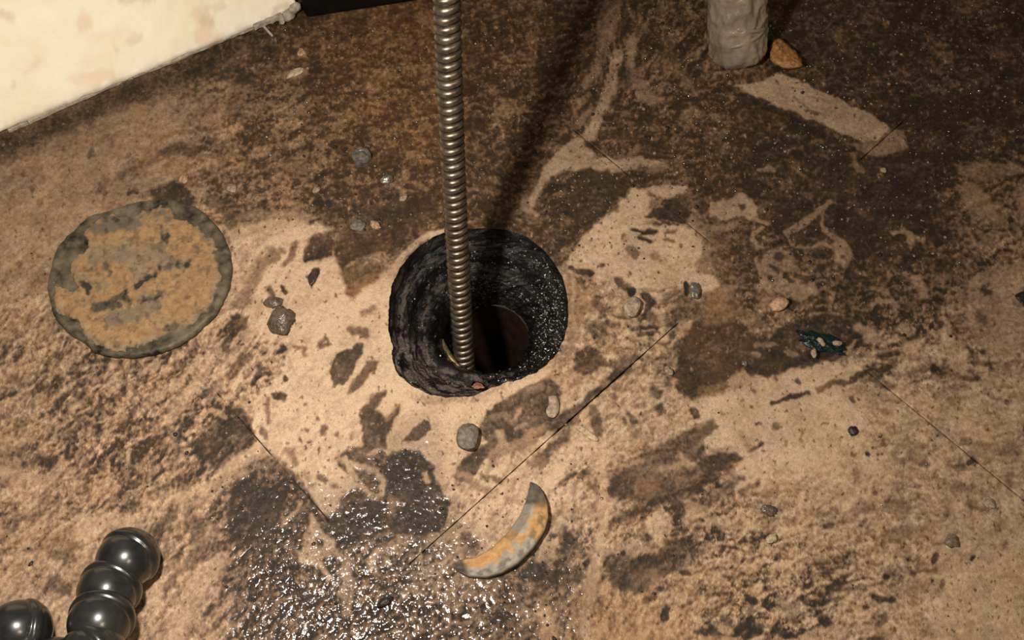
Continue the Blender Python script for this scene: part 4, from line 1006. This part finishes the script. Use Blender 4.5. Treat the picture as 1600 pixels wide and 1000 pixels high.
# ---------------------------------------------------------------- cream board, top left
def board_mat():
    m = NT('cream_paint')
    a = m.n('ShaderNodeVertexColor', layer_name='masks')
    sep = m.n('ShaderNodeSeparateColor')
    m.l(a.outputs['Color'], sep.inputs[0])
    n1 = m.noise(40, 4, .6)
    n2 = m.noise(300, 3, .6)
    m.b.inputs['Specular IOR Level'].default_value = .6
    c = m.ramp(n1, [(.3, (.93, .83, .60)), (.7, (.98, .91, .72))])
    c = m.mix(sep.outputs[0], c, (.86, .60, .38))
    c = m.mix(sep.outputs[1], c, (.45, .36, .25))
    m.l(c, m.b.inputs['Base Color'])
    m.b.inputs['Roughness'].default_value = .55
    m.bump(n2, .3, .0006)
    return m.m
M_BOARD = board_mat()
M_STRIP = rough_mat('weathered_strip', (.26, .22, .165), (.56, .50, .40), 200, .6, 0, .0008)
M_BLACK = rough_mat('shade_black', (.004, .003, .0022), (.009, .0065, .0045), 90, .9, 0, .0005, .05, .1)

def obox(c, u, v, w, su, sv, sw, name, mat, bev=.0006, jit=0.0, seg=1):
    """box centred at c with axes u v w and half sizes"""
    bm = bmesh.new()
    bmesh.ops.create_cube(bm, size=2)
    if seg > 1:
        bmesh.ops.subdivide_edges(bm, edges=[e for e in bm.edges if abs((e.verts[0].co - e.verts[1].co).x) > 1], cuts=seg)
    for vv in bm.verts:
        p = vv.co
        j = Vector((random.uniform(-1, 1), random.uniform(-1, 1), random.uniform(-1, 1))) * jit
        vv.co = Vector(c) + Vector(u) * (p.x * su) + Vector(v) * (p.y * sv) + Vector(w) * (p.z * sw) + j
    bmesh.ops.recalc_face_normals(bm, faces=bm.faces)
    if bev:
        bmesh.ops.bevel(bm, geom=list(bm.edges), offset=bev, segments=2, affect='EDGES', profile=.6)
    me = bpy.data.meshes.new(name)
    bm.to_mesh(me)
    bm.free()
    me.materials.append(mat)
    o = bpy.data.objects.new(name, me)
    COL.objects.link(o)
    return o

def build_board():
    zb = .0075
    A = at(-260, 312, zb)
    B = at(466, 13, zb)
    u = (B - A)
    Lh = np.linalg.norm(u)
    u /= Lh
    nrm = np.array([u[1], -u[0], 0])          # towards the camera
    if nrm[1] > 0: nrm = -nrm
    root = empty('painted_board', (A[0], A[1], 0), 'cream painted board with frayed grey lower edge leaning back at the top left', 'board')
    nx, nz = 260, 90
    Hh = .26
    S, T = np.meshgrid(np.linspace(0, 1, nx), np.linspace(0, 1, nz), indexing='ij')
    X = A[0] + u[0] * Lh * S
    Y = A[1] + u[1] * Lh * S
    LEAN = math.radians(38)
    X = X - nrm[0] * Hh * T * math.sin(LEAN)
    Y = Y - nrm[1] * Hh * T * math.sin(LEAN)
    Z = zb + Hh * T * math.cos(LEAN)
    px, py = to_px(X.ravel(), Y.ravel(), Z.ravel())
    stain = np.zeros(px.size)
    dirt = np.zeros(px.size)
    qx = px + 5 * perlin(px / 20, py / 20, 200)
    qy = py + 5 * perlin(px / 20, py / 20, 201)
    for pts, w, st, di, f in [([(132,36)],26,.6,0,6),([(312,22),(326,32),(316,60)],24,.55,.05,8),([(318,30),(330,34)],12,.5,.3,5),([(208,62),(216,58)],14,.25,.2,4),([(310,10),(350,8)],7,.2,.2,4),([(0,20),(20,30)],8,.25,.3,5),([(120,125),(170,118)],18,.5,0,9),([(190,2),(240,0)],5,.2,.3,4),
                              ([(40,110),(60,95)],8,.2,.12,8),([(20,136)],6,.1,.3,4),([(180,70),(186,80)],6,.15,.2,4),([(330,66),(340,60)],14,.5,.1,6),([(430,12),(452,10),(440,22)],7,.1,.45,4),([(150,60),(190,50)],12,.25,0,10),([(130,100),(165,90)],10,.2,0,8),([(425,20),(440,30)],5,.1,.4,3)]:
        a = 1 - smooth(-f * .5, f, line_sd(qx, qy, pts, w) + 4 * fbm(px / 12, py / 12, 2, 202))
        stain = np.maximum(stain, st * a)
        dirt = np.maximum(dirt, di * a)
    low = smooth(.03, .0, T.ravel())
    dirt = np.maximum(dirt, .35 * low * smooth(-.2, .4, fbm(px / 25, py / 25, 2, 204)))
    relief = .0004 * fbm(px / 30, py / 30, 3, 205)
    rag = np.where(T.ravel() == 0, .0012 * fbm(px / 20, py / 20, 3, 206), 0)
    V1 = np.stack([X.ravel() + nrm[0] * relief, Y.ravel() + nrm[1] * relief, Z.ravel() + rag], 1)
    th = .018
    V2 = V1 - np.array([nrm[0] * math.cos(LEAN), nrm[1] * math.cos(LEAN), math.sin(LEAN)]) * th + np.array([0, 0, .0])
    V2[:, 2] = np.maximum(V2[:, 2], .0003)
    N = nx * nz
    idx = np.arange(N).reshape(nx, nz)
    Fa = np.stack([idx[:-1, :-1], idx[1:, :-1], idx[1:, 1:], idx[:-1, 1:]], -1).reshape(-1, 4)
    ring = np.concatenate([idx[:-1, 0], idx[-1, :-1], idx[:0:-1, -1], idx[0, :0:-1]])
    b = np.roll(ring, -1)
    Fs = np.stack([ring, ring + N, b + N, b], 1)
    F = np.concatenate([Fa, Fa[:, ::-1] + N, Fs])
    colr = np.stack([stain, dirt, 0 * dirt, 0 * dirt + 1], 1)
    colr = np.concatenate([colr, colr])
    under(mesh_obj('board_panel', np.concatenate([V1, V2]), F, M_BOARD, colour=colr, smooth_=False), root)
    # strips along the foot
    w = np.array([0, 0, 1.0])
    for x0, x1, y0, y1, zz, hh in [(-260,-2,312,209,.0048,.0013),(12,44,203,190,.0030,.0012),(44,112,190,158,.0050,.0015),(110,206,160,119,.0036,.0012),(206,268,118,95,.0052,.0014),(266,344,96,62,.0038,.0012),(338,402,64,38,.0054,.0016),(396,440,42,24,.008,.002)]:
        a0, a1 = at(x0, y0, zz), at(x1, y1, zz)
        c = (a0 + a1) / 2 + np.array([nrm[0], nrm[1], 0]) * .0004
        uu = (a1 - a0) / np.linalg.norm(a1 - a0)
        o = obox(c, uu, nrm, w, np.linalg.norm(a1 - a0) / 2 * 1.0, .0014, hh, 'edge_strip', M_STRIP, .0003, .00035, 7)
        under(o, root)
    a0, a1 = at(411, 40, .006), at(426, 57, .001)
    uu = (a1 - a0) / np.linalg.norm(a1 - a0)
    vv = np.cross(uu, [0, 0, 1]); vv /= np.linalg.norm(vv)
    o = obox((a0 + a1) / 2, uu, vv, np.cross(uu, vv), np.linalg.norm(a1 - a0) / 2, .0008, .0006, 'splinter', M_STRIP, .0002, .0001, 2)
    under(o, root)
    # torn corner chunks
    for (x, y, zz, s) in [(452, 22, .010, .0045), (440, 30, .006, .0035), (461, 12, .016, .004)]:
        o = pebble_mesh('torn_edge', at(x, y, zz), s, (1.2, .8, 1.0), M_STRIP, 33 + x)
        under(o, root)
    # black block added to stand in for the shade past the board end
    P0 = at(478, 34, 0)
    P1 = at(720, -4, 0)
    d = P1 - P0
    L2 = np.linalg.norm(d)
    d /= L2
    nn = np.array([-d[1], d[0], 0])
    if nn[1] < 0: nn = -nn
    c = (P0 + P1) / 2 + nn * .067 + np.array([0, 0, .055])
    o = obox(c, d, nn, w, L2 / 2, .065, .0545, 'shade_block', M_BLACK, .004)
    tag(centre_origin(o), 'black block standing in for the shade behind the right end of the cream board', 'shade block')

# ---------------------------------------------------------------- stones and bits
def pebble_mesh(name, c, r, sc, mat, seed, sub=3, rough=.22):
    bm = bmesh.new()
    bmesh.ops.create_icosphere(bm, subdivisions=sub, radius=1)
    rs = random.Random(seed)
    rz = rs.uniform(0, 6.28)
    M = Matrix.Rotation(rz, 3, 'Z')
    co = np.array([v.co[:] for v in bm.verts])
    n = fbm(co[:, 0] * 1.3 + seed * 1.7, co[:, 1] * 1.3 + co[:, 2] * 1.1, 3, seed % 50)
    n2 = perlin(co[:, 0] * 1.1 + co[:, 2] * 2.0, co[:, 1] * 1.1 + seed, seed % 31)
    for v, a, b in zip(bm.verts, n, n2):
        p = v.co * (1 + rough * float(a) + rough * float(b))
        p = Vector((p.x * sc[0], p.y * sc[1], p.z * sc[2])) * r
        v.co = Vector(c) + M @ p
    for f in bm.faces: f.smooth = True
    me = bpy.data.meshes.new(name)
    bm.to_mesh(me)
    bm.free()
    me.materials.append(mat)
    o = bpy.data.objects.new(name, me)
    COL.objects.link(o)
    return o

build_board()

def build_hose():
    M = NT('black_glossy_hose')
    n = M.noise(90, 3)
    M.l(M.ramp(n, [(.3, (.016, .017, .017)), (.7, (.050, .050, .048))]), M.b.inputs['Base Color'])
    M.b.inputs['Roughness'].default_value = .28
    M.b.inputs['Metallic'].default_value = .35
    M.b.inputs['Specular IOR Level'].default_value = .8
    M.b.inputs['Coat Weight'].default_value = .4
    M.b.inputs['Coat Roughness'].default_value = .12
    pts = [(199, 873, 49, 0.0), (170, 922, 50, .003), (157, 970, 52, .008), (143, 1022, 52, .012), (88, 1040, 46, .008), (96, 1002, 40, .0), (30, 985, 50, .006), (-28, 1000, 50, .012), (-80, 1030, 50, .014)]
    cen = []
    for x, y, r, dz in pts:
        rw = r * .60 / FPX
        z = rw + dz
        p = at(x, y, z)
        rw = r * depth(p) / FPX
        cen.append((np.array(at(x, y, rw + dz + .0005)), rw))
    base = cen[0][0].copy()
    base[2] = 0
    root = empty('segmented_hose', base, 'black shiny flexible hose of round segments curling in at the bottom left corner', 'hose')
    dirs = []
    for i in range(len(cen)):
        a = cen[max(0, i - 1)][0]
        b = cen[min(len(cen) - 1, i + 1)][0]
        d = b - a
        d = d / np.linalg.norm(d)
        dirs.append(d)
    for i, (c, r) in enumerate(cen):
        if i == 5: continue
        d = Vector(dirs[i]) + Vector((0, 0, .55))
        d.normalize()
        # profile along the axis: collar lip, groove, dome
        prof = []
        for k in range(0, 9):
            a = math.radians(180 - k * 9)
            prof.append((math.cos(a), math.sin(a)))
        prof += [(-.30, .965), (-.24, .985), (-.16, 1.0), (-.08, .995), (-.03, .965), (.0, .925), (.04, .915)]
        for k in range(0, 15):
            a = math.radians(86 - k * 6.1)
            prof.append((math.cos(a) * .99 + .015, math.sin(a) * .935))
        prof.append((1.0, 0.001))
        s1 = d.orthogonal().normalized()
        s2 = d.cross(s1)
        V, F = [], []
        m = 40
        for (a, q) in prof:
            for k in range(m):
                t = 2 * math.pi * k / m
                V.append(Vector(c) + (d * a + (s1 * math.cos(t) + s2 * math.sin(t)) * max(q, .001)) * r)
        for a in range(len(prof) - 1):
            for k in range(m):
                k2 = (k + 1) % m
                F.append((a * m + k, a * m + k2, (a + 1) * m + k2, (a + 1) * m + k))
        o = mesh_obj('hose_segment', [tuple(v) for v in V], F, M.m)
        bm = bmesh.new(); bm.from_mesh(o.data); bmesh.ops.remove_doubles(bm, verts=bm.verts, dist=r * .004); bmesh.ops.recalc_face_normals(bm, faces=bm.faces); bm.to_mesh(o.data); bm.free()
        under(o, root)
build_hose()

def build_pipe():
    M = NT('grey_plastic_wrap')
    n = M.noise(45, 4, .6)
    M.l(M.ramp(n, [(.3, (.19, .148, .108)), (.7, (.35, .285, .215))]), M.b.inputs['Base Color'])
    M.b.inputs['Roughness'].default_value = .30
    M.b.inputs['Coat Weight'].default_value = .5
    M.b.inputs['Coat Roughness'].default_value = .15
    M.bump(M.noise(75, 4, .6), .6, .0035)
    foot = np.array(at(1153, 92, 0.0))
    top = np.array(at(1146, -300, .16))
    ax = top - foot
    L = np.linalg.norm(ax)
    ax /= L
    R = 45 * depth(at(1153, 60, .03)) / FPX
    s1 = np.cross(ax, [0, 0, 1.0]); s1 /= np.linalg.norm(s1)
    if s1[0] < 0: s1 = -s1
    s2 = np.cross(ax, s1)
    root = empty('wrapped_pipe', foot, 'grey plastic wrapped pipe standing on the floor at the top edge', 'pipe')
    nphi, nz = 120, 140
    ph = np.linspace(0, 2 * np.pi, nphi, endpoint=False)
    zs = np.linspace(0, 1, nz) ** 1.15
    P, Z = np.meshgrid(ph, zs)
    h = Z * L
    taper = np.sqrt(np.clip(1 - (1 - np.clip(h / .010, 0, 1)) ** 2, 0, 1)) * .30 + .70
    cr = ridge(P * 1.4 + h * 30, h * 55 - P * .9, 2, 210)
    cr2 = fbm(np.cos(P) * 2.2 + h * 18, np.sin(P) * 2.2 + h * 26, 3, 211)
    rr = R * taper + .0036 * np.clip(cr - .35, -.4, 1) * .55 + .0013 * cr2
    low = (.0002 - .0)  # foot rests on the floor
    V = foot + ax * (h[..., None] + 0) + rr[..., None] * (np.cos(P)[..., None] * s1 + np.sin(P)[..., None] * s2)
    V[..., 2] = np.maximum(V[..., 2], .0004)
    idx = np.arange(nphi * nz).reshape(nz, nphi)
    nx = np.roll(idx, -1, 1)
    F = [tuple(q) for q in np.stack([idx[:-1], nx[:-1], nx[1:], idx[1:]], -1).reshape(-1, 4)]
    F.append(tuple(idx[0][::-1]))
    F.append(tuple(idx[-1]))
    o = mesh_obj('wrapping', V.reshape(-1, 3), F, M.m)
    bm = bmesh.new(); bm.from_mesh(o.data); bmesh.ops.recalc_face_normals(bm, faces=bm.faces); bm.to_mesh(o.data); bm.free()
    under(o, root)
    # loose folds: thin bands running round the wrap
    for hh0, a0, a1, sl in ((.018, 200, 330, .010), (.034, 230, 345, -.012), (.052, 250, 350, .016)):
        V, F = [], []
        nn = 34
        for i in range(nn):
            t = i / (nn - 1)
            a = math.radians(a0 + (a1 - a0) * t)
            hh = hh0 + sl * t
            w = .0013 * math.sin(math.pi * (t * .94 + .03))
            rad = math.cos(a) * s1 + math.sin(a) * s2
            for k in range(6):
                b = 2 * math.pi * k / 6
                V.append(foot + ax * (hh + w * 1.3 * math.cos(b)) + rad * (R + .0003 + w * .55 * math.sin(b)))
        for i in range(nn - 1):
            for k in range(6):
                k2 = (k + 1) % 6
                F.append((i * 6 + k, i * 6 + k2, (i + 1) * 6 + k2, (i + 1) * 6 + k))
        F.append(tuple(range(6))[::-1]); F.append(tuple((nn - 1) * 6 + k for k in range(6)))
        under(mesh_obj('fold', V, F, M.m), root)
build_pipe()

def slab_piece(name, pts, z0, z1, mat, label, cat, tilt=(0, 0), bev=.001, top_in=.85, seed=1, group=None):
    """a chip with the photographed outline, real thickness and rounded top"""
    P = []
    n = len(pts)
    for i in range(n):
        a, b = np.array(pts[i], float), np.array(pts[(i + 1) % n], float)
        for t in (0, .25, .5, .75):
            P.append(a * (1 - t) + b * t)
    P = np.array(P)
    # round the outline a little
    for _ in range(2):
        P = (np.roll(P, 1, 0) + P * 2 + np.roll(P, -1, 0)) / 4
    c = P.mean(0)
    rings = [(z0, .93), (z0 + (z1 - z0) * .35, 1.0), (z0 + (z1 - z0) * .8, .97), (z1, top_in), (z1 * 1.03, top_in * .6), (z1 * 1.04, .2)]
    V, F = [], []
    rs = np.random.RandomState(seed)
    m = len(P)
    cw = np.array(at(c[0], c[1], 0))
    for z, k in rings:
        for q in P:
            p = c + (q - c) * k
            w = at(p[0], p[1], z)
            tz = (w[0] - cw[0]) * tilt[0] + (w[1] - cw[1]) * tilt[1]
            jit = (z1 - z0) * .22 * float(perlin(p[0] / 6 + seed, p[1] / 6, seed % 40))
            V.append((w[0], w[1], max(.0001, z + tz * (z / z1) + jit * (z > z0))))
    for a in range(len(rings) - 1):
        for k in range(m):
            k2 = (k + 1) % m
            F.append((a * m + k, a * m + k2, (a + 1) * m + k2, (a + 1) * m + k))
    F.append(tuple(range(m))[::-1])
    F.append(tuple((len(rings) - 1) * m + k for k in range(m)))
    o = mesh_obj(name, V, F, mat)
    bm = bmesh.new(); bm.from_mesh(o.data); bmesh.ops.recalc_face_normals(bm, faces=bm.faces); bm.to_mesh(o.data); bm.free()
    return tag(centre_origin(o), label, cat, group)

def smat(name, c, rough=.6, metal=0, k=.45, scale=420):
    return rough_mat(name, tuple(v * k for v in c), tuple(min(1, v * 1.3) for v in c), scale, rough, metal, .0012)
M_GREY = smat('grey_stone', (.19, .158, .122))
M_PALE = smat('pale_stone', (.42, .31, .20))
M_PEACH = smat('peach_stone', (.55, .34, .20))
M_OCHRE = smat('ochre_chip', (.42, .20, .065), .55)
M_DARK = smat('dark_grit', (.03, .022, .018), .45)
M_PURPLE = smat('dark_purple_chip', (.055, .035, .035), .4)
M_TEAL = smat('teal_foil', (.016, .030, .028), .22, .2)
M_METAL = smat('worn_zinc', (.42, .40, .35), .32, .7)
M_TAN = smat('tan_splinter', (.60, .46, .28), .6)
M_WET = smat('wet_brown_lump', (.14, .10, .07), .18)
M_REDD = smat('reddish_chip', (.26, .10, .06), .5)
M_MID = smat('brown_stone', (.22, .16, .10), .5)

# ochre shard beside the pipe
slab_piece('ochre_shard', [(1206, 62), (1216, 59), (1230, 68), (1246, 84), (1258, 104), (1240, 108), (1218, 106), (1204, 96), (1202, 78)], .0, .009, M_OCHRE,
           'orange brown triangular shard lying right of the wrapped pipe foot', 'shard', seed=3)

def hexnut():
    c = at(566, 249, 0)
    root = empty('steel_nut', c, 'small round grey steel nut up and left of the drain hole', 'nut')
    r = 15 * depth(c) / FPX
    V, F = [], []
    m = 36
    prof = [(r * .98, 0), (r, .0006), (r, .0046), (r * .93, .0054), (r * .62, .0054), (r * .55, .0048), (r * .55, .0006)]
    for q, z in prof:
        for k in range(m):
            t = 2 * math.pi * k / m
            hexr = q * (1 - .05 * (1 - abs(math.cos(3 * t))) * (q > r * .8))
            V.append((c[0] + hexr * math.cos(t), c[1] + hexr * math.sin(t), z))
    n = len(prof)
    for a in range(n - 1):
        for k in range(m):
            k2 = (k + 1) % m
            F.append((a * m + k, a * m + k2, (a + 1) * m + k2, (a + 1) * m + k))
    F.append(tuple((n - 1) * m + k for k in range(m)))
    F.append(tuple(range(m))[::-1])
    under(mesh_obj('nut_body', V, F, M_METAL, smooth_=False), root)
    o = under(pebble_mesh('dirt_plug', (c[0] - .0006, c[1], .0035), r * .6, (1, 1, .4), M_GREY, 5), root)
hexnut()

def peb(name, x, y, r, sc, mat, label, cat='stone', seed=None, lift=0):
    p = at(x, y, 0)
    rw = r * depth(p) / FPX
    z = rw * sc[2] * .8 + lift
    p = at(x, y, z)
    o = pebble_mesh(name, p, rw, sc, mat, seed if seed is not None else int(x + y * 3), 3)
    me = o.data
    for v in me.vertices:
        if v.co.z < .0001: v.co.z = .0001
    return tag(centre_origin(o), label, cat)

peb('wet_lump', 440, 500, 21, (1.1, .9, .55), M_WET, 'wet brown lump on the cream patch between the cover disc and the drain hole', 'lump')
peb('wet_lump', 428, 472, 12, (1.2, .8, .45), M_WET, 'small olive lump touching the upper side of the larger wet lump', 'lump')
slab_piece('dark_chip', [(480, 434), (486, 423), (495, 419), (498, 430), (492, 441), (484, 448)], 0, .0016, M_PURPLE, 'dark purple chip on cream residue halfway from cover disc to drain hole', 'chip', seed=8)
slab_piece('grey_stone', [(716, 668), (728, 661), (742, 662), (750, 670), (747, 690), (742, 702), (728, 704), (715, 698), (712, 684)], 0, .0075, M_GREY, 'flat grey stone standing proud below the drain hole', 'stone', seed=9)
slab_piece('pale_stone', [(976, 466), (990, 462), (1003, 468), (1001, 482), (992, 496), (980, 496), (973, 482)], 0, .006, M_PALE, 'pale tan stone on the residue right of the drain hole', 'stone', seed=10)
slab_piece('wood_splinter', [(901, 664), (908, 664), (922, 674), (936, 685), (935, 690), (928, 690), (914, 680), (901, 670)], 0, .0022, M_TAN, 'pale tan stick splinter lying below and right of the drain hole', 'splinter', seed=11)
slab_piece('teardrop_drip', [(856, 618), (868, 616), (874, 626), (874, 644), (866, 654), (856, 652), (852, 642), (858, 632)], 0, .0026, M_PALE, 'raised pale drip blob just below the right side of the drain hole', 'drip', seed=12)
slab_piece('zinc_bit', [(1078, 442), (1090, 440), (1094, 452), (1092, 466), (1082, 468), (1078, 456)], 0, .005, M_METAL, 'small shiny zinc bit beside the large pale patch, right of the drain hole', 'metal bit', seed=13)
peb('peach_pebble', 1217, 475, 13, (1.2, .8, .6), M_PEACH, 'peach coloured pebble in the dark area right of the brown puddle stain', 'stone')
peb('cream_pebble', 1045, 580, 8, (1.0, .75, .6), M_PALE, 'small cream pebble at the left edge of the brown puddle stain', 'stone')
peb('rim_pebble', 747, 604, 8, (1.3, .8, .5), M_REDD, 'small reddish chip on the lower rim of the drain hole', 'stone', lift=-.002)
peb('mud_blob', 1333, 673, 7, (1, 1, .6), M_DARK, 'round black speck on the clean cream residue at the lower right', 'speck')
peb('grey_droplet', 1201, 797, 11, (.8, 1.1, .4), M_WET, 'dark wet droplet at the right end of the diagonal scratches, lower right', 'droplet')
peb('pale_grain', 494, 297, 6, (1.2, .8, .7), M_PALE, 'pale grain between two dark spots above the cream sheet', 'grain')
peb('zinc_grain', 604, 281, 8, (1.2, .9, .7), M_METAL, 'small shiny grain just below right of the steel nut', 'grain')
peb('pale_grain', 631, 309, 7, (.7, 1.2, .6), M_PALE, 'oval pale grain midway between the steel nut and the hole', 'grain')
peb('pale_grain', 362, 294, 8, (1.1, 1.0, .6), M_PALE, 'round cream grain just beyond the upper right of the cover disc', 'grain')
peb('pale_grain', 287, 280, 7, (1, 1, .7), M_PEACH, 'small peach grain above the cover disc', 'grain')
peb('pale_grain', 587, 352, 8, (1.2, .8, .6), M_PEACH, 'peach grain close to the upper left rim of the hole', 'grain')
peb('pale_grain', 471, 82, 7, (1.1, .9, .5), M_PEACH, 'pinkish flake on rusty floor right of the board end', 'grain')
peb('grey_pebble', 559, 352, 11, (1, 1, .4), M_GREY, 'flat grey pebble left of the peach grain near the hole', 'stone')
peb('tan_flake', 462, 113, 12, (1.3, .6, .2), M_TAN, 'tan crescent flake on the rusty floor below the board end', 'flake')
peb('shiny_pebble', 1163, 598 - 30, 5, (1, 1, .7), M_METAL, 'tiny bright grain at the right of the brown puddle stain', 'grain')
peb('grey_pebble', 1545, 786, 9, (1.2, .9, .4), M_PALE, 'pale pebble below the floor joint at the far right', 'stone')
peb('brown_pebble', 1488, 846, 10, (1, 1, .5), M_MID, 'brown pebble with dark edge at the lower right', 'stone')
peb('tan_pebble', 1205, 842, 9, (1.1, .7, .5), M_TAN, 'tan chip just under the dark wet droplet', 'chip')
peb('black_pebble', 602, 940, 9, (.7, 1.5, .5), M_DARK, 'long dark chip in the glaring wet patch at the bottom', 'chip')
peb('white_flake', 1380, 176 + 90, 5, (1, 1, .5), M_PALE, 'tiny pale grain below the end of the pale stripe', 'grain')
slab_piece('black_chip', [(1584, 462), (1594, 456), (1612, 452), (1618, 478), (1600, 480), (1592, 470)], 0, .006, M_DARK, 'black chip cut off by the right edge of the picture', 'chip', seed=21)

def foil():
    c = at(1282, 535, 0)
    root = empty('crumpled_foil', c, 'crumpled dark teal foil scrap in the dark stain at right', 'foil')
    # crumpled sheet with thickness
    n = 26
    V = []
    for s in (0, 1):
        for i in range(n):
            for j in range(n):
                u, v = i / (n - 1) * 2 - 1, j / (n - 1) * 2 - 1
                # squashed to a rounded outline
                k = 1 / max(1, (abs(u) ** 3 + abs(v) ** 3) ** (1 / 3))
                wob = 1 + .32 * float(perlin(np.array(u * 1.7 + 3), np.array(v * 1.7), 221))
                px, py = 1284 + (u * k * 34 + v * 9) * wob, 535 + (v * k * 17 + u * 6) * wob
                z = .0012 + .0028 * (1 - max(abs(u), abs(v)) ** 3) * (0.6 + .8 * float(ridge(np.array(u * 1.6), np.array(v * 1.3 + 4), 2, 220)))
                z = max(.0004, z) + .0003 * s
                V.append(at(px, py, z))
    F = []
    for i in range(n - 1):
        for j in range(n - 1):
            a = i * n + j
            F.append((a, a + 1, a + n + 1, a + n))
            a += n * n
            F.append((a, a + n, a + n + 1, a + 1))
    ring = [i * n for i in range(n - 1)] + [(n - 1) * n + j for j in range(n - 1)] + [i * n + n - 1 for i in range(n - 1, 0, -1)] + list(range(n - 1, 0, -1))
    for a, b in zip(ring, ring[1:] + ring[:1]):
        F.append((a, b, b + n * n, a + n * n))
    o = mesh_obj('foil_sheet', V, F, M_TEAL, smooth_=False)
    bm = bmesh.new(); bm.from_mesh(o.data); bmesh.ops.recalc_face_normals(bm, faces=bm.faces); bm.to_mesh(o.data); bm.free()
    under(o, root)
    for x, y, r in ((1308, 536, 6), (1283, 534, 6), (1272, 552, 6)):
        rw = r * depth(at(x, y)) / FPX
        q = under(pebble_mesh('pale_fragment', at(x, y, .0042), rw, (1.3, .8, .4), M_PALE, x), root)
        q['label'] = 'pale fragment stuck to the foil'
foil()

# ---------------------------------------------------------------- grit too small to count
M_GRIT = smat('tan_grit', (.36, .25, .15), .5, 0, .45, 900)
def build_grit():
    rs = np.random.RandomState(5)
    bm = bmesh.new()
    bmesh.ops.create_icosphere(bm, subdivisions=1, radius=1)
    base = np.array([v.co[:] for v in bm.verts])
    faces = np.array([[v.index for v in f.verts] for f in bm.faces])
    bm.free()
    zones = [  # x0 x1 y0 y1 count
        (420, 700, 40, 360, 420), (740, 900, 20, 340, 150), (900, 1150, 20, 300, 420), (1200, 1600, 0, 240, 420), (1050, 1500, 230, 450, 260), (330, 900, 700, 1000, 420), (0, 1600, 0, 1000, 300), (850, 1000, 270, 400, 90)]
    VV, FF, MI = [], [], []
    cnt = 0
    for x0, x1, y0, y1, c in zones:
        for _ in range(int(c * .9)):
            x, y = rs.uniform(x0, x1), rs.uniform(y0, y1)
            w = at(x, y, 0)
            if math.hypot(w[0] - HC[0], w[1] - HC[1]) < .062: continue
            if x < 470 and y < 210 - .42 * x + 14: continue
            if 70 < x < 370 and 300 < y < 570: continue
            r = rs.uniform(.8, 2.1) * (1.8 if rs.rand() < .10 else 1) * .00041
            s = np.array([rs.uniform(.7, 1.3), rs.uniform(.7, 1.3), rs.uniform(.4, .8)]) * r
            a = rs.rand() * 6.28
            b = base * (1 + .25 * (rs.rand(len(base), 1) - .5)) * s
            R = np.array([[math.cos(a), -math.sin(a), 0], [math.sin(a), math.cos(a), 0], [0, 0, 1]])
            VV.append(b @ R.T + [w[0], w[1], r * .35 + .0002])
            FF.append(faces + cnt * len(base))
            MI += [int(rs.choice([0, 1, 2], p=[.52, .34, .14]))] * len(faces)
            cnt += 1
    o = mesh_obj('floor_grit', np.concatenate(VV), np.concatenate(FF), [M_GRIT, M_DARK, M_GLINT])
    o.data.polygons.foreach_set('material_index', np.array(MI, dtype=np.int32))
    tag(o, 'fine tan and dark grit scattered over the whole floor', 'grit', kind='stuff')
build_grit()
